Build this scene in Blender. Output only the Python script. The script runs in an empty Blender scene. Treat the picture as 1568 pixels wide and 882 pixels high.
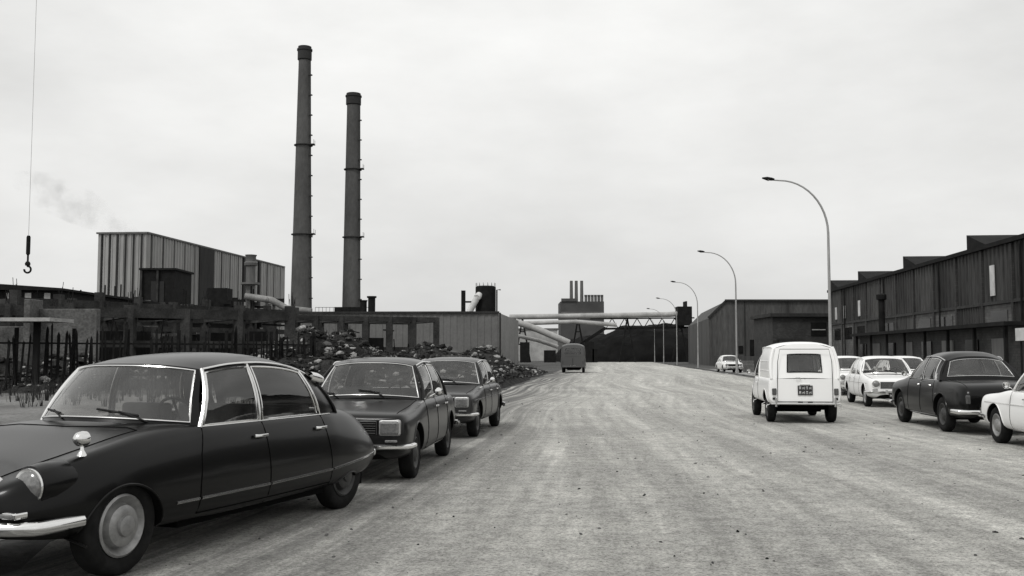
import bpy, bmesh, math, random
from mathutils import Vector, Matrix, noise
from mathutils.bvhtree import BVHTree
random.seed(7)
D=bpy.data; scene=bpy.context.scene; COL=scene.collection
rad=math.radians
# ------------------------------------------------------------------ materials
def nt(name):
    m=D.materials.new(name); m.use_nodes=True
    n=m.node_tree; n.nodes.clear()
    return m,n
def g(v,a=1): return (v,v*0.998,v*0.988,a)
def N(n,t,**k):
    x=n.nodes.new(t)
    for a,b in k.items():
        if hasattr(x,a): setattr(x,a,b)
        else: x.inputs[a.replace('_',' ')].default_value=b
    return x
def ramp(n,fac,stops):
    r=n.nodes.new('ShaderNodeValToRGB')
    e=r.color_ramp.elements
    while len(e)<len(stops): e.new(0.5)
    for i,(p,c) in enumerate(stops):
        e[i].position=p; e[i].color=g(c)
    n.links.new(fac,r.inputs[0]); return r
def mixc(n,fac,a,b,mode='MIX'):
    m=n.nodes.new('ShaderNodeMix'); m.data_type='RGBA'; m.blend_type=mode
    for s,v in ((0,fac),(6,a),(7,b)):
        if hasattr(v,'is_output'): n.links.new(v,m.inputs[s])
        else: m.inputs[s].default_value=v if s==0 else g(v)
    return m.outputs[2]
def mat(name,col,rough=0.8,metallic=0,var=0.25,scale=3,bump=0,coat=0,fine=0,stretch=(1,1,1),spec=0.3):
    m,n=nt(name)
    out=N(n,'ShaderNodeOutputMaterial'); b=N(n,'ShaderNodeBsdfPrincipled')
    tc=N(n,'ShaderNodeTexCoord'); mp=N(n,'ShaderNodeMapping'); mp.inputs['Scale'].default_value=stretch
    n.links.new(tc.outputs['Object'],mp.inputs[0])
    nz=N(n,'ShaderNodeTexNoise',Scale=scale,Detail=8.0,Roughness=0.65)
    n.links.new(mp.outputs[0],nz.inputs['Vector'])
    r=ramp(n,nz.outputs[0],[(0.3,col*(1-var)),(0.7,col*(1+var))])
    c=r.outputs[0]
    if fine:
        nf=N(n,'ShaderNodeTexNoise',Scale=scale*14,Detail=4.0)
        n.links.new(mp.outputs[0],nf.inputs['Vector'])
        rf=ramp(n,nf.outputs[0],[(0.35,1-fine),(0.65,1.0)])
        c=mixc(n,1.0,c,rf.outputs[0],'MULTIPLY')
    n.links.new(c,b.inputs['Base Color'])
    b.inputs['Roughness'].default_value=rough; b.inputs['Metallic'].default_value=metallic
    b.inputs['Coat Weight'].default_value=coat; b.inputs['Coat Roughness'].default_value=0.06
    b.inputs['Specular IOR Level'].default_value=spec
    if bump:
        bp=N(n,'ShaderNodeBump',Strength=bump,Distance=0.05)
        n.links.new(nz.outputs[0],bp.inputs['Height']); n.links.new(bp.outputs[0],b.inputs['Normal'])
    n.links.new(b.outputs[0],out.inputs[0]); return m
def paint(name,col,rough=0.3,dust=0.12,coat=0.3,dz=(0.1,0.6),amt=0.4,lo=0.02,spec=0.3):
    m,n=nt(name)
    out=N(n,'ShaderNodeOutputMaterial'); b=N(n,'ShaderNodeBsdfPrincipled')
    tc=N(n,'ShaderNodeTexCoord'); sx=N(n,'ShaderNodeSeparateXYZ')
    n.links.new(tc.outputs['Object'],sx.inputs[0])
    nz=N(n,'ShaderNodeTexNoise',Scale=6.0,Detail=8.0,Roughness=0.7); n.links.new(tc.outputs['Object'],nz.inputs['Vector'])
    mr=N(n,'ShaderNodeMapRange'); mr.inputs[1].default_value=dz[0]; mr.inputs[2].default_value=dz[1]; mr.inputs[3].default_value=1; mr.inputs[4].default_value=lo
    n.links.new(sx.outputs[2],mr.inputs[0])
    r=ramp(n,nz.outputs[0],[(0.3,0.1),(0.75,1.0)])
    mm=N(n,'ShaderNodeMath',operation='MULTIPLY'); n.links.new(mr.outputs[0],mm.inputs[0]); n.links.new(r.outputs[0],mm.inputs[1])
    mm2=N(n,'ShaderNodeMath',operation='MULTIPLY'); n.links.new(mm.outputs[0],mm2.inputs[0]); mm2.inputs[1].default_value=amt
    n.links.new(mixc(n,mm2.outputs[0],col,dust),b.inputs['Base Color'])
    ra=N(n,'ShaderNodeMapRange'); ra.inputs[3].default_value=rough; ra.inputs[4].default_value=0.8
    n.links.new(mm2.outputs[0],ra.inputs[0]); n.links.new(ra.outputs[0],b.inputs['Roughness'])
    b.inputs['Coat Weight'].default_value=coat; b.inputs['Coat Roughness'].default_value=0.10; b.inputs['Specular IOR Level'].default_value=spec
    n.links.new(b.outputs[0],out.inputs[0]); return m
def glassmat(name,tint=0.8,base=0.03):
    m,n=nt(name)
    out=N(n,'ShaderNodeOutputMaterial'); t=N(n,'ShaderNodeBsdfTransparent'); t.inputs[0].default_value=g(tint)
    gl=N(n,'ShaderNodeBsdfGlossy'); gl.inputs['Roughness'].default_value=0.03; gl.inputs[0].default_value=g(0.95)
    fr=N(n,'ShaderNodeFresnel'); fr.inputs[0].default_value=1.5
    ad=N(n,'ShaderNodeMath',operation='ADD'); ad.inputs[1].default_value=base; n.links.new(fr.outputs[0],ad.inputs[0])
    df=N(n,'ShaderNodeBsdfDiffuse'); df.inputs[0].default_value=g(0.3)
    tc=N(n,'ShaderNodeTexCoord'); nz=N(n,'ShaderNodeTexNoise',Scale=3.0,Detail=6.0); n.links.new(tc.outputs['Object'],nz.inputs['Vector'])
    r=ramp(n,nz.outputs[0],[(0.4,0.01),(0.8,0.14)])
    mx=N(n,'ShaderNodeMixShader'); n.links.new(ad.outputs[0],mx.inputs[0]); n.links.new(t.outputs[0],mx.inputs[1]); n.links.new(gl.outputs[0],mx.inputs[2])
    m2=N(n,'ShaderNodeMixShader'); n.links.new(r.outputs[0],m2.inputs[0]); n.links.new(mx.outputs[0],m2.inputs[1]); n.links.new(df.outputs[0],m2.inputs[2])
    n.links.new(m2.outputs[0],out.inputs[0]); return m
P_BLACK=paint('paint_black',0.002,0.28,0.05,0.18,(0.1,0.45),0.35,spec=0.15)
P_DARK=paint('paint_dark',0.004,0.30,0.07,0.22,spec=0.2)
P_GREY=paint('paint_grey',0.018,0.32,0.09,0.25,spec=0.25)
P_WHITE=paint('paint_white',0.84,0.35,0.3,0.3,(0.1,0.5),0.5)
P_CREAM=paint('paint_cream',0.78,0.4,0.3,0.3,(0.1,0.6),0.5)
CHROME=mat('chrome',0.72,0.14,1.0,0.08,4)
ALU=mat('aluminium_trim',0.5,0.38,0.8,0.1,4)
RUBBER=mat('rubber',0.015,0.8,0,0.5,9)
TYRE=mat('tyre',0.012,0.9,0,0.6,7,0.1,spec=0.15)
RIM=mat('rim',0.28,0.40,0.55,0.3,12)
RIMD=mat('rim_dull_shaded',0.06,0.5,0.4,0.3,12)  # dull rims, and painted shade on the skirted rear caps
DARKIN=mat('underside',0.004,0.95,spec=0.1)
SEAT=mat('seat_fabric',0.05,0.8,0,0.3,8)
SEAM=mat('seam_shadow_gap',0.003,0.95,spec=0.05)
LENS=mat('lamp_lens',0.18,0.14,0.3,0.4,40,0,0.4)
TAIL=mat('tail_lens',0.07,0.2,0,0.2,20,0,0.6)
PLATE_W=mat('plate_white',0.6,0.5)
PLATE_B=mat('plate_black',0.02,0.5)
GLASS=glassmat('glass')
CONC=mat('concrete',0.12,0.9,0,0.55,0.8,0.4,fine=0.4)
CONCD=mat('concrete_dark',0.038,0.9,0,0.7,0.9,0.4,fine=0.4)
STEELD=mat('steel_dark',0.011,0.8,0,0.5,1.5,spec=0.12)
STEELL=mat('steel_light',0.36,0.6,0,0.3,0.5,fine=0.2)
SHEETM=mat('sheet_mid',0.13,0.65,0,0.35,0.25,fine=0.25,stretch=(1,1,0.2))
SHEETD=mat('sheet_dark',0.028,0.8,0,0.5,0.5,fine=0.3,stretch=(1,1,0.2))
SHEDM=mat('shed_sheet',0.042,0.8,0,0.6,0.6,fine=0.45,stretch=(1,1,0.12))
CHIM=mat('chimney_concrete',0.088,0.9,0,0.3,0.15,fine=0.2,stretch=(1,1,0.4))
CHIMD=mat('chimney_band',0.032,0.9,0,0.2,0.2)
WOOD=mat('old_wood',0.013,0.95,0,0.6,3,spec=0.1)
ROCK=mat('rubble_stone',0.085,0.95,0,0.8,0.7,0.5,fine=0.4)
SOIL=mat('soil',0.035,1.0,0,0.75,0.9,0.9,fine=0.5,spec=0.1)
COAL=mat('coal',0.007,0.95,0,0.6,0.3,0.8,spec=0.1)
WINW=mat('window_pale',0.55,0.3,0,0.2,2)
WIND=mat('window_dark',0.012,0.15,0,0.3,2)
POLE=mat('pole_paint',0.30,0.5,0.2,0.2,2)
WEED=mat('dry_weed',0.03,0.9,0,0.5,2)
def brick(name,c1,c2,sc=1.0):
    m,n=nt(name); out=N(n,'ShaderNodeOutputMaterial'); b=N(n,'ShaderNodeBsdfPrincipled'); b.inputs['Roughness'].default_value=0.9
    tc=N(n,'ShaderNodeTexCoord'); sx=N(n,'ShaderNodeSeparateXYZ'); n.links.new(tc.outputs['Object'],sx.inputs[0])
    ad=N(n,'ShaderNodeMath',operation='ADD'); n.links.new(sx.outputs[0],ad.inputs[0]); n.links.new(sx.outputs[1],ad.inputs[1])
    cb=N(n,'ShaderNodeCombineXYZ'); n.links.new(ad.outputs[0],cb.inputs[0]); n.links.new(sx.outputs[2],cb.inputs[1])
    bt=N(n,'ShaderNodeTexBrick',Scale=sc); bt.inputs['Color1'].default_value=g(c1); bt.inputs['Color2'].default_value=g(c2); bt.inputs['Mortar'].default_value=g(c1*0.5)
    bt.inputs['Mortar Size'].default_value=0.02
    n.links.new(cb.outputs[0],bt.inputs[0])
    nz=N(n,'ShaderNodeTexNoise',Scale=0.7,Detail=7.0,Roughness=0.7); n.links.new(tc.outputs['Object'],nz.inputs['Vector'])
    n.links.new(mixc(n,1.0,bt.outputs[0],ramp(n,nz.outputs[0],[(0.35,0.5),(0.62,1.0)]).outputs[0],'MULTIPLY'),b.inputs[0]); n.links.new(b.outputs[0],out.inputs[0]); return m
BLOCK=brick('block_wall',0.15,0.09,1.2)
BRICKD=brick('brick_dark',0.05,0.03,2.0)
# ------------------------------------------------------------------ mesh builder
class MB:
    def __init__(s): s.v=[];s.f=[];s.m=[];s.M=Matrix.Identity(4)
    def add(s,vs,fs,mi=0):
        o=len(s.v); s.v+= [tuple(s.M@Vector(v)) for v in vs]
        for f in fs: s.f.append([i+o for i in f]); s.m.append(mi)
    def box(s,x0,x1,y0,y1,z0,z1,mi=0):
        vs=[(x0,y0,z0),(x1,y0,z0),(x1,y1,z0),(x0,y1,z0),(x0,y0,z1),(x1,y0,z1),(x1,y1,z1),(x0,y1,z1)]
        s.add(vs,[(0,3,2,1),(4,5,6,7),(0,1,5,4),(1,2,6,5),(2,3,7,6),(3,0,4,7)],mi)
    def beam(s,a,b,w,h,mi=0):
        a=Vector(a);b=Vector(b);d=(b-a).normalized()
        u=Vector((0,0,1)) if abs(d.z)<0.9 else Vector((0,1,0))
        r=d.cross(u).normalized(); u=r.cross(d)
        vs=[p+r*i*w/2+u*j*h/2 for p in (a,b) for i,j in ((-1,-1),(1,-1),(1,1),(-1,1))]
        s.add(vs,[(0,3,2,1),(4,5,6,7),(0,1,5,4),(1,2,6,5),(2,3,7,6),(3,0,4,7)],mi)
    def tube(s,pts,r,mi=0,seg=8,closed=False,cap=True):
        pts=[Vector(p) for p in pts]; n=len(pts)
        rs=r if isinstance(r,(list,tuple)) else [r]*n
        vs=[];fs=[];up=None
        for i,p in enumerate(pts):
            a=pts[(i-1)%n] if (closed or i>0) else p; b=pts[(i+1)%n] if (closed or i<n-1) else p
            t=(b-a).normalized()
            if up is None: up=t.orthogonal().normalized()
            up=(up-t*up.dot(t))
            up=up.normalized() if up.length>1e-6 else t.orthogonal().normalized()
            sd=t.cross(up)
            for k in range(seg):
                an=2*math.pi*k/seg; vs.append(p+(up*math.cos(an)+sd*math.sin(an))*rs[i])
        for i in range(n if closed else n-1):
            j=(i+1)%n
            for k in range(seg):
                l=(k+1)%seg; fs.append((i*seg+k,i*seg+l,j*seg+l,j*seg+k))
        if cap and not closed:
            fs.append(tuple(range(seg))[::-1]); fs.append(tuple((n-1)*seg+k for k in range(seg)))
        s.add(vs,fs,mi)
    def lathe(s,prof,M=Matrix.Identity(4),mi=0,seg=28):
        vs=[];fs=[];n=len(prof)
        for r,h in prof:
            for k in range(seg):
                a=2*math.pi*k/seg; vs.append(M@Vector((r*math.cos(a),r*math.sin(a),h)))
        for i in range(n-1):
            for k in range(seg):
                l=(k+1)%seg; fs.append((i*seg+k,i*seg+l,(i+1)*seg+l,(i+1)*seg+k))
        s.add(vs,fs,mi)
    def sweep(s,path,prof,mi=0):
        n=len(path);vs=[];fs=[];m=len(prof)
        for i,p in enumerate(path):
            a=Vector(path[max(i-1,0)]);b=Vector(path[min(i+1,n-1)]);t=(b-a);t.z=0;t.normalize()
            nn=Vector((t.y,-t.x,0))
            for o,z in prof: vs.append(Vector(p)+nn*o+Vector((0,0,z)))
        for i in range(n-1):
            for k in range(m):
                l=(k+1)%m; fs.append((i*m+k,i*m+l,(i+1)*m+l,(i+1)*m+k))
        fs.append(tuple(range(m))[::-1]); fs.append(tuple((n-1)*m+k for k in range(m)))
        s.add(vs,fs,mi)
    def corrug(s,A,B,z0,z1a,z1b,pitch,depth,mi=0):
        A=Vector((A[0],A[1],0));B=Vector((B[0],B[1],0));L=(B-A).length;d=(B-A)/L;nn=Vector((d.y,-d.x,0))
        n=max(2,int(L/pitch)); vs=[];fs=[]
        for i in range(n):
            for f,o in ((0,0),(0.4,0),(0.5,depth),(0.9,depth)):
                t=(i+f)/n; p=A+d*(L*t)+nn*o; vs.append((p.x,p.y,z0)); vs.append((p.x,p.y,z1a+(z1b-z1a)*t))
        vs.append((B.x,B.y,z0));vs.append((B.x,B.y,z1b))
        for i in range(len(vs)//2-1): fs.append((2*i,2*i+2,2*i+3,2*i+1))
        s.add(vs,fs,mi)
    def obj(s,name,mats,parent=None,smooth=False,bevel=0,loc=None):
        me=D.meshes.new(name); me.from_pydata(s.v,[],s.f); me.update()
        for m in (mats if isinstance(mats,(list,tuple)) else [mats]): me.materials.append(m)
        me.polygons.foreach_set('material_index',s.m)
        if smooth:
            me.polygons.foreach_set('use_smooth',[True]*len(me.polygons)); me.set_sharp_from_angle(angle=rad(40))
        o=D.objects.new(name,me); COL.objects.link(o)
        if parent: o.parent=parent
        if loc: o.location=loc
        if bevel:
            b=o.modifiers.new('bevel','BEVEL'); b.width=bevel; b.segments=2; b.limit_method='ANGLE'
        return o
def empty(name,loc=(0,0,0),rz=0):
    e=D.objects.new(name,None); COL.objects.link(e); e.location=loc; e.rotation_euler=(0,0,rz); return e
RU=Vector((0.0933,0.9956,0)); RR=Vector((0.9956,-0.0933,0))
RANG=-math.atan2(0.0933,0.9956)
def rf(t,s_,z=0): p=RR*t+RU*s_; return (p.x,p.y,z)
def TX(x,y,z): return Matrix.Translation((x,y,z))
# ------------------------------------------------------------------ cars
def interp(tab,x):
    if x>=tab[0][0]: return tab[0][1:]
    for a,b in zip(tab,tab[1:]):
        if x>=b[0]:
            t=(a[0]-x)/(a[0]-b[0]) if a[0]!=b[0] else 0
            return tuple(p+(q-p)*t for p,q in zip(a[1:],b[1:]))
    return tab[-1][1:]
def smooth_tab(tab,x):
    n=len(tab)
    for i in range(n-1):
        a,b=tab[i],tab[i+1]
        if x>=b[0]-1e-9:
            p=tab[max(i-1,0)];q=tab[min(i+2,n-1)]
            t=(a[0]-x)/(a[0]-b[0])
            res=[]
            for k in range(1,len(a)):
                m0=(b[k]-p[k])/(p[0]-b[0])*(a[0]-b[0]) if p[0]!=b[0] else 0
                m1=(q[k]-a[k])/(a[0]-q[0])*(a[0]-b[0]) if a[0]!=q[0] else 0
                t2=t*t;t3=t2*t
                res.append((2*t3-3*t2+1)*a[k]+(t3-2*t2+t)*m0+(-2*t3+3*t2)*b[k]+(t3-t2)*m1)
            return tuple(res)
    return tab[-1][1:]
def car(name,sp,loc,head):
    ang=math.atan2(head[1],head[0]); root=empty(name,(loc[0],loc[1],0.006),ang)
    PM=sp['paint']; hwf=sp.get('fwx',sp['wb']/2); hwr=-sp['wb']/2
    rings=[]
    for st in sp['st']:
        x,zb,w,zm,ws,zs,zt,k=st
        if k=='c':
            zc=zs-0.28
            half=[(0,zb),(w*0.8,zb),(w-0.02,zb+0.06),(w,zm),(ws,zs),(ws-0.07,zs-0.004),(ws-0.10,zc),(0,zc)]
        else:
            half=[(0,zb),(w*0.8,zb),(w-0.02,zb+0.06),(w,zm),(ws,zs),(ws*0.84,min(zs,zt)-0.012 if k=='f' else zs+(zt-zs)*0.45),(ws*0.5,zt-(0.01)),(0,zt)]
        rings.append([(x,y,z) for y,z in half]+[(x,-y,z) for y,z in half[1:-1]][::-1])
    mb=MB(); n=14; vs=[v for r in rings for v in r]; mb.v=[tuple(v) for v in vs]
    for i in range(len(rings)-1):
        cab2=sp['st'][i][7]=='c' or sp['st'][i+1][7]=='c'
        for k in range(n):
            l=(k+1)%n
            mb.f.append([i*n+k,i*n+l,(i+1)*n+l,(i+1)*n+k])
            inner=k in (5,6,7,8); mb.m.append(1 if (inner and cab2) or k in(0,13) else 0)
    for base,rev in ((0,False),((len(rings)-1)*n,True)):
        q=[(0,1,13)]+[(i,i+1,13-i,14-i) for i in range(1,6)]+[(6,7,8)]
        for f in q:
            f=[base+i for i in f]; mb.f.append(f if not rev else f[::-1]); mb.m.append(0)
    o=mb.obj('body',[PM,DARKIN])
    bm=bmesh.new(); bm.from_mesh(o.data); bmesh.ops.recalc_face_normals(bm,faces=bm.faces); bm.to_mesh(o.data); bm.free()
    ss=o.modifiers.new('s','SUBSURF'); ss.levels=2; ss.render_levels=2
    R=sp['R']; cut=MB()
    def arch(wx):
        if sp.get('skirt'): return (0.37,0.215) if wx>0 else (0.37,-0.03)
        return (R+sp.get('arch',0.045),R+0.015)
    for wx in (hwf,hwr):
        rr,zc=arch(wx)
        for sd in (1,-1):
            W=sp['W']/2
            Mx=Matrix.Translation((wx,sd*(W-0.29),zc))@Matrix.Rotation(rad(-90*sd),4,'X')
            cut.lathe([(0.0001,0),(rr,0),(rr,0.6),(0.0001,0.6)],Mx,1,44)
    c=cut.obj('cut',[PM,DARKIN]); bm=bmesh.new(); bm.from_mesh(c.data); bmesh.ops.remove_doubles(bm,verts=bm.verts,dist=0.001); bmesh.ops.recalc_face_normals(bm,faces=bm.faces); bm.to_mesh(c.data); bm.free()
    bo=o.modifiers.new('b','BOOLEAN'); bo.object=c; bo.operation='DIFFERENCE'; bo.solver='EXACT'
    bpy.context.view_layer.update(); dg=bpy.context.evaluated_depsgraph_get()
    me=D.meshes.new_from_object(o.evaluated_get(dg)); o.modifiers.clear(); o.data=me; D.objects.remove(c)
    me.polygons.foreach_set('use_smooth',[True]*len(me.polygons)); me.set_sharp_from_angle(angle=rad(38))
    o.parent=root
    bv=BVHTree.FromPolygons([v.co[:] for v in me.vertices],[p.vertices[:] for p in me.polygons])
    def side(x,z,s=1):
        h=bv.ray_cast(Vector((x,s*2,z)),Vector((0,-s,0)));return h[0].y if h[0] else s*sp['W']/2
    def topz(x,y):
        h=bv.ray_cast(Vector((x,y,3)),Vector((0,0,-1)));return h[0].z if h[0] else 0.8
    def frx(y,z,s=1):
        h=bv.ray_cast(Vector((s*4,y,z)),Vector((-s,0,0)));return h[0].x if h[0] else s*(sp['st'][0][0] if s>0 else -sp['st'][-1][0])
    roof=sp['roof']; bt=[(s[0],s[4]-0.035,s[5]-0.025) for s in sp['st']]
    wx,rx=sp['ws_x'],sp['rw_x']; bowb,bowt=sp.get('bowb',0.14),sp.get('bowt',0.07); rbow=sp.get('rbow',0.06); bowz=sp.get('bowz',0.03)
    def belt(x): return interp(bt,x)
    def rtop(x): return smooth_tab(roof,x)
    gh=MB(); trims=MB()
    xs=[roof[0][0]+(roof[-1][0]-roof[0][0])*i/18 for i in range(19)]
    vs=[];fs=[];nj=14
    for i,x in enumerate(xs):
        hw,zs,zc=rtop(x); t=i/18
        for j in range(nj+1):
            u=-1+2*j/nj; ud=math.copysign(1-(1-abs(u))**1.25,u)
            y=ud*hw; z=zs+(zc-zs)*(1-abs(ud)**3.0)
            bw=bowt*(1-ud*ud)*max(0,1-t*3) - rbow*(1-ud*ud)*max(0,t*3-2)
            vs.append((x+bw,y,z))
    for i in range(18):
        for j in range(nj): a=i*(nj+1)+j; fs.append((a,a+1,a+nj+2,a+nj+1))
    gh.add(vs,fs,2)
    gh.add([(x,y,z-0.025) for x,y,z in vs],[f[::-1] for f in fs],3)
    def panel(bot,top,kind,mu,m0,m1,outv,bul,nu=10,nv=6,trim=True,mu2=None):
        mu2=mu if mu2 is None else mu2
        us=[0]+[mu+(1-mu-mu2)*i/nu for i in range(nu+1)]+[1]; vv=[0]+[m0+(1-m0-m1)*i/nv for i in range(nv+1)]+[1]
        def P(u,v,e=0): return Vector(bot(u)).lerp(Vector(top(u)),v)+Vector(outv)*(bul*4*v*(1-v)+e)
        vs=[P(u,v) for v in vv for u in us]; W_=len(us)
        f0=[];f1=[]
        for j in range(len(vv)-1):
            for i in range(W_-1):
                a=j*W_+i; q=(a,a+1,a+W_+1,a+W_)
                (f1 if kind=='g' and 0<i<W_-2 and 0<j<len(vv)-2 else f0).append(q)
        gh.add(vs,f0,0); 
        if kind=='g':
            gh.add(vs,f1,1)
            if trim:
                lp=[P(u,vv[1],0.004) for u in us[1:-1]]+[P(us[-2],v,0.004) for v in vv[2:-1]]+[P(u,vv[-2],0.004) for u in us[1:-2][::-1]]+[P(us[1],v,0.004) for v in vv[2:-2][::-1]]
                trims.tube(lp,sp.get('trim_r',0.008),0 if trim=='c' else 1,6,closed=True)
    tk=sp.get('trim','c')
    hb,zb=belt(wx); ht,zst,zct=rtop(roof[0][0])
    def wb_(u): y=-1+2*u; return (wx+bowb*(1-y*y),y*hb,zb+bowz*(1-y*y))
    def wt_(u):
        y=-1+2*u; return (roof[0][0]+bowt*(1-y*y),y*ht,zst+(zct-zst)*(1-abs(y)**3.0))
    ov=(0.6,0,0.5)
    panel(wb_,wt_,'g',0.03,0.06,0.05,ov,0.03,16,6,tk)
    hr,zr=belt(rx); htr,zsr,zcr=rtop(roof[-1][0])
    def rb_(u): y=1-2*u; return (rx-rbow*(1-y*y),y*hr,zr+0.02*(1-y*y))
    def rt_(u): y=1-2*u; return (roof[-1][0]-rbow*(1-y*y),y*htr,zsr+(zcr-zsr)*(1-abs(y)**3.0))
    rm=sp.get('rear_m',(0.12,0.12,0.1))
    if not sp.get('rear_custom'):
        panel(rb_,rt_,'g',rm[0],rm[1],rm[2],(-0.6,0,0.5),0.03,14,6,tk)
    else:
        sp['rear_custom'](panel,rb_,rt_)
    for s in (1,-1):
        for (b0,t0,b1,t1,kind,m) in sp['sides']:
            def bf(u,b0=b0,b1=b1): x=b0+(b1-b0)*u; h,z=belt(x); return (x,s*h,z)
            def tf(u,t0=t0,t1=t1): x=t0+(t1-t0)*u; h,z,_=rtop(x); return (x,s*(h+0.0),z)
            panel(bf,tf,kind,m[0],m[1],m[2],(0,s,0.1),0.035,8,6,tk if kind=='g' else False,m[3] if len(m)>3 else None)
        for (b0,t0,rr,mi) in sp['pillars']:
            h,z=belt(b0);h2,z2,_=rtop(t0)
            pts=[Vector((b0,s*h,z)).lerp(Vector((t0,s*h2,z2)),v)+Vector((0,s,0.1))*(0.035*4*v*(1-v)) for v in [i/8 for i in range(9)]]
            (gh if mi==0 else trims).tube(pts,rr,0,8)
        pts=[(x,s*(rtop(x)[0]+0.012),rtop(x)[1]+0.004) for x in xs]
        (trims if sp.get('rail_chrome',True) else gh).tube(pts,0.009,0,6)
    ro=gh.obj('roof_and_windows',[PM,GLASS,sp.get('roofpaint',PM),SEAT],root,smooth=True)
    it=MB(); belt0=belt((wx+rx)/2)[1]; W=sp['W']/2
    zf=belt0-0.2
    for y in (W*0.45,-W*0.45):
        it.box(sp['seat'],sp['seat']+0.12,y-0.23,y+0.23,zf-0.1,belt0+0.13)
    it.box(sp['seat2'],sp['seat2']+0.14,-W+0.22,W-0.22,zf-0.1,belt0+0.09)
    it.box(wx-0.35,wx-0.02,-W+0.16,W-0.16,zf-0.05,belt0-0.0)
    it.obj('seats_and_dashboard',SEAT,root,bevel=0.03)
    sw=MB(); c_=Vector((sp.get('wheel_x',wx-0.45),W*0.45,belt0+0.04)); M=Matrix.Translation(c_)@Matrix.Rotation(rad(-62),4,'Y')
    sw.tube([M@Vector((0.19*math.cos(a),0.19*math.sin(a),0)) for a in [i*math.pi/12 for i in range(24)]],0.012,0,6,closed=True)
    sw.tube([M@Vector((0.19,0,0)),M@Vector((-0.19,0,0))],0.01); sw.tube([M@Vector((0,0,0)),M@Vector((0,0,-0.3))],0.02)
    sw.obj('steering_wheel',RUBBER,root,smooth=True)
    ty=MB(); ri=MB(); r=R
    for wxx in (hwf,hwr):
        tr=sp['tf'] if wxx>0 else sp['tr']
        for s in (1,-1):
            Mx=Matrix.Translation((wxx,s*(tr/2),r))@Matrix.Rotation(rad(-90*s),4,'X')
            ri0=r*0.62
            ty.lathe([(ri0,-0.09),(r*0.9,-0.085),(r*0.985,-0.06),(r,-0.03),(r,0.03),(r*0.985,0.06),(r*0.93,0.078),(r*0.8,0.085),(ri0+0.01,0.07),(ri0,0.05)],Mx,0,40)
            if sp.get('cap')=='ds':
                ri.lathe([(ri0,0.05),(ri0+0.005,0.075),(ri0-0.01,0.085),(ri0-0.03,0.06),(ri0*0.74,0.04),(ri0*0.70,0.055),(ri0*0.66,0.085),(ri0*0.5,0.10),(ri0*0.36,0.10),(ri0*0.33,0.118),(0.03,0.13),(0.0005,0.132)],Mx,0 if wxx>0 else 2,32)  # rear caps get a darker colour standing in for shade under the skirt
            else:
                ri.lathe([(ri0,0.05),(ri0+0.004,0.072),(ri0-0.01,0.076),(ri0-0.03,0.04),(ri0*0.66,0.02),(ri0*0.6,0.05),(ri0*0.5,0.075),(ri0*0.2,0.09),(0.0005,0.092)],Mx,0,28)
            ri.lathe([(0.001,-0.02),(ri0,-0.02)],Mx,1,20)
    ty.obj('tyres',TYRE,root,smooth=True); ri.obj('wheel_rims',[sp.get('rim',RIM),DARKIN,RIMD],root,smooth=True)
    ax=MB(); 
    for wxx in (hwf,hwr): ax.tube([(wxx,-0.6,R),(wxx,0.6,R)],0.05)
    ax.box(hwr+0.4,hwf-0.4,-0.5,0.5,0.2,0.32); ax.obj('axles_and_floor',DARKIN,root)
    se=MB()
    for poly in sp.get('seams',[]):
        for s in (1,-1):
            pts=[]
            for (a,b) in zip(poly,poly[1:]):
                k=max(2,int(math.hypot(a[0]-b[0],a[1]-b[1])/0.06))
                for i in range(k): x=a[0]+(b[0]-a[0])*i/k; z=a[1]+(b[1]-a[1])*i/k; pts.append((x,side(x,z,s),z))
            x,z=poly[-1]; pts.append((x,side(x,z,s),z)); se.tube(pts,0.0055,0,5)
    for poly in sp.get('topseams',[]):
        for s in (1,-1):
            pts=[]
            for (a,b) in zip(poly,poly[1:]):
                k=max(2,int(math.hypot(a[0]-b[0],a[1]-b[1])/0.06))
                for i in range(k+1): x=a[0]+(b[0]-a[0])*i/k; y=a[1]+(b[1]-a[1])*i/k; pts.append((x,s*y,topz(x,s*y)))
            se.tube(pts,0.005,0,5)
    if se.v: se.obj('panel_gaps',SEAM,root)
    for poly,rr in sp.get('strips',[]):
        for s in (1,-1):
            pts=[]
            for (a,b) in zip(poly,poly[1:]):
                k=max(2,int(abs(a[0]-b[0])/0.08))
                for i in range(k): x=a[0]+(b[0]-a[0])*i/k; z=a[1]+(b[1]-a[1])*i/k; pts.append((x,side(x,z,s)+s*0.002,z))
            x,z=poly[-1]; pts.append((x,side(x,z,s)+s*0.002,z)); trims.tube(pts,rr,0,6)
    for (x,z) in sp.get('handles',[]):
        for s in (1,-1):
            y=side(x,z,s); trims.tube([(x-0.08,y+s*0.012,z),(x-0.07,y+s*0.035,z),(x+0.05,y+s*0.035,z),(x+0.07,y+s*0.015,z)],[0.008,0.011,0.012,0.014],0,8)
    lip=MB()
    for wxx in (hwf,hwr):
        rr,zc=arch(wxx)
        for s in (1,-1):
            pts=[]
            for i in range(29):
                a=math.pi*(i/28); x=wxx+(rr+0.008)*math.cos(a); z=zc+(rr+0.008)*math.sin(a)
                if z<0.25: continue
                pts.append((x,side(x,z,s),z))
            lip.tube(pts,0.009,0,6)
    lip.obj('arch_lips',PM,root,smooth=True)
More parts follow.
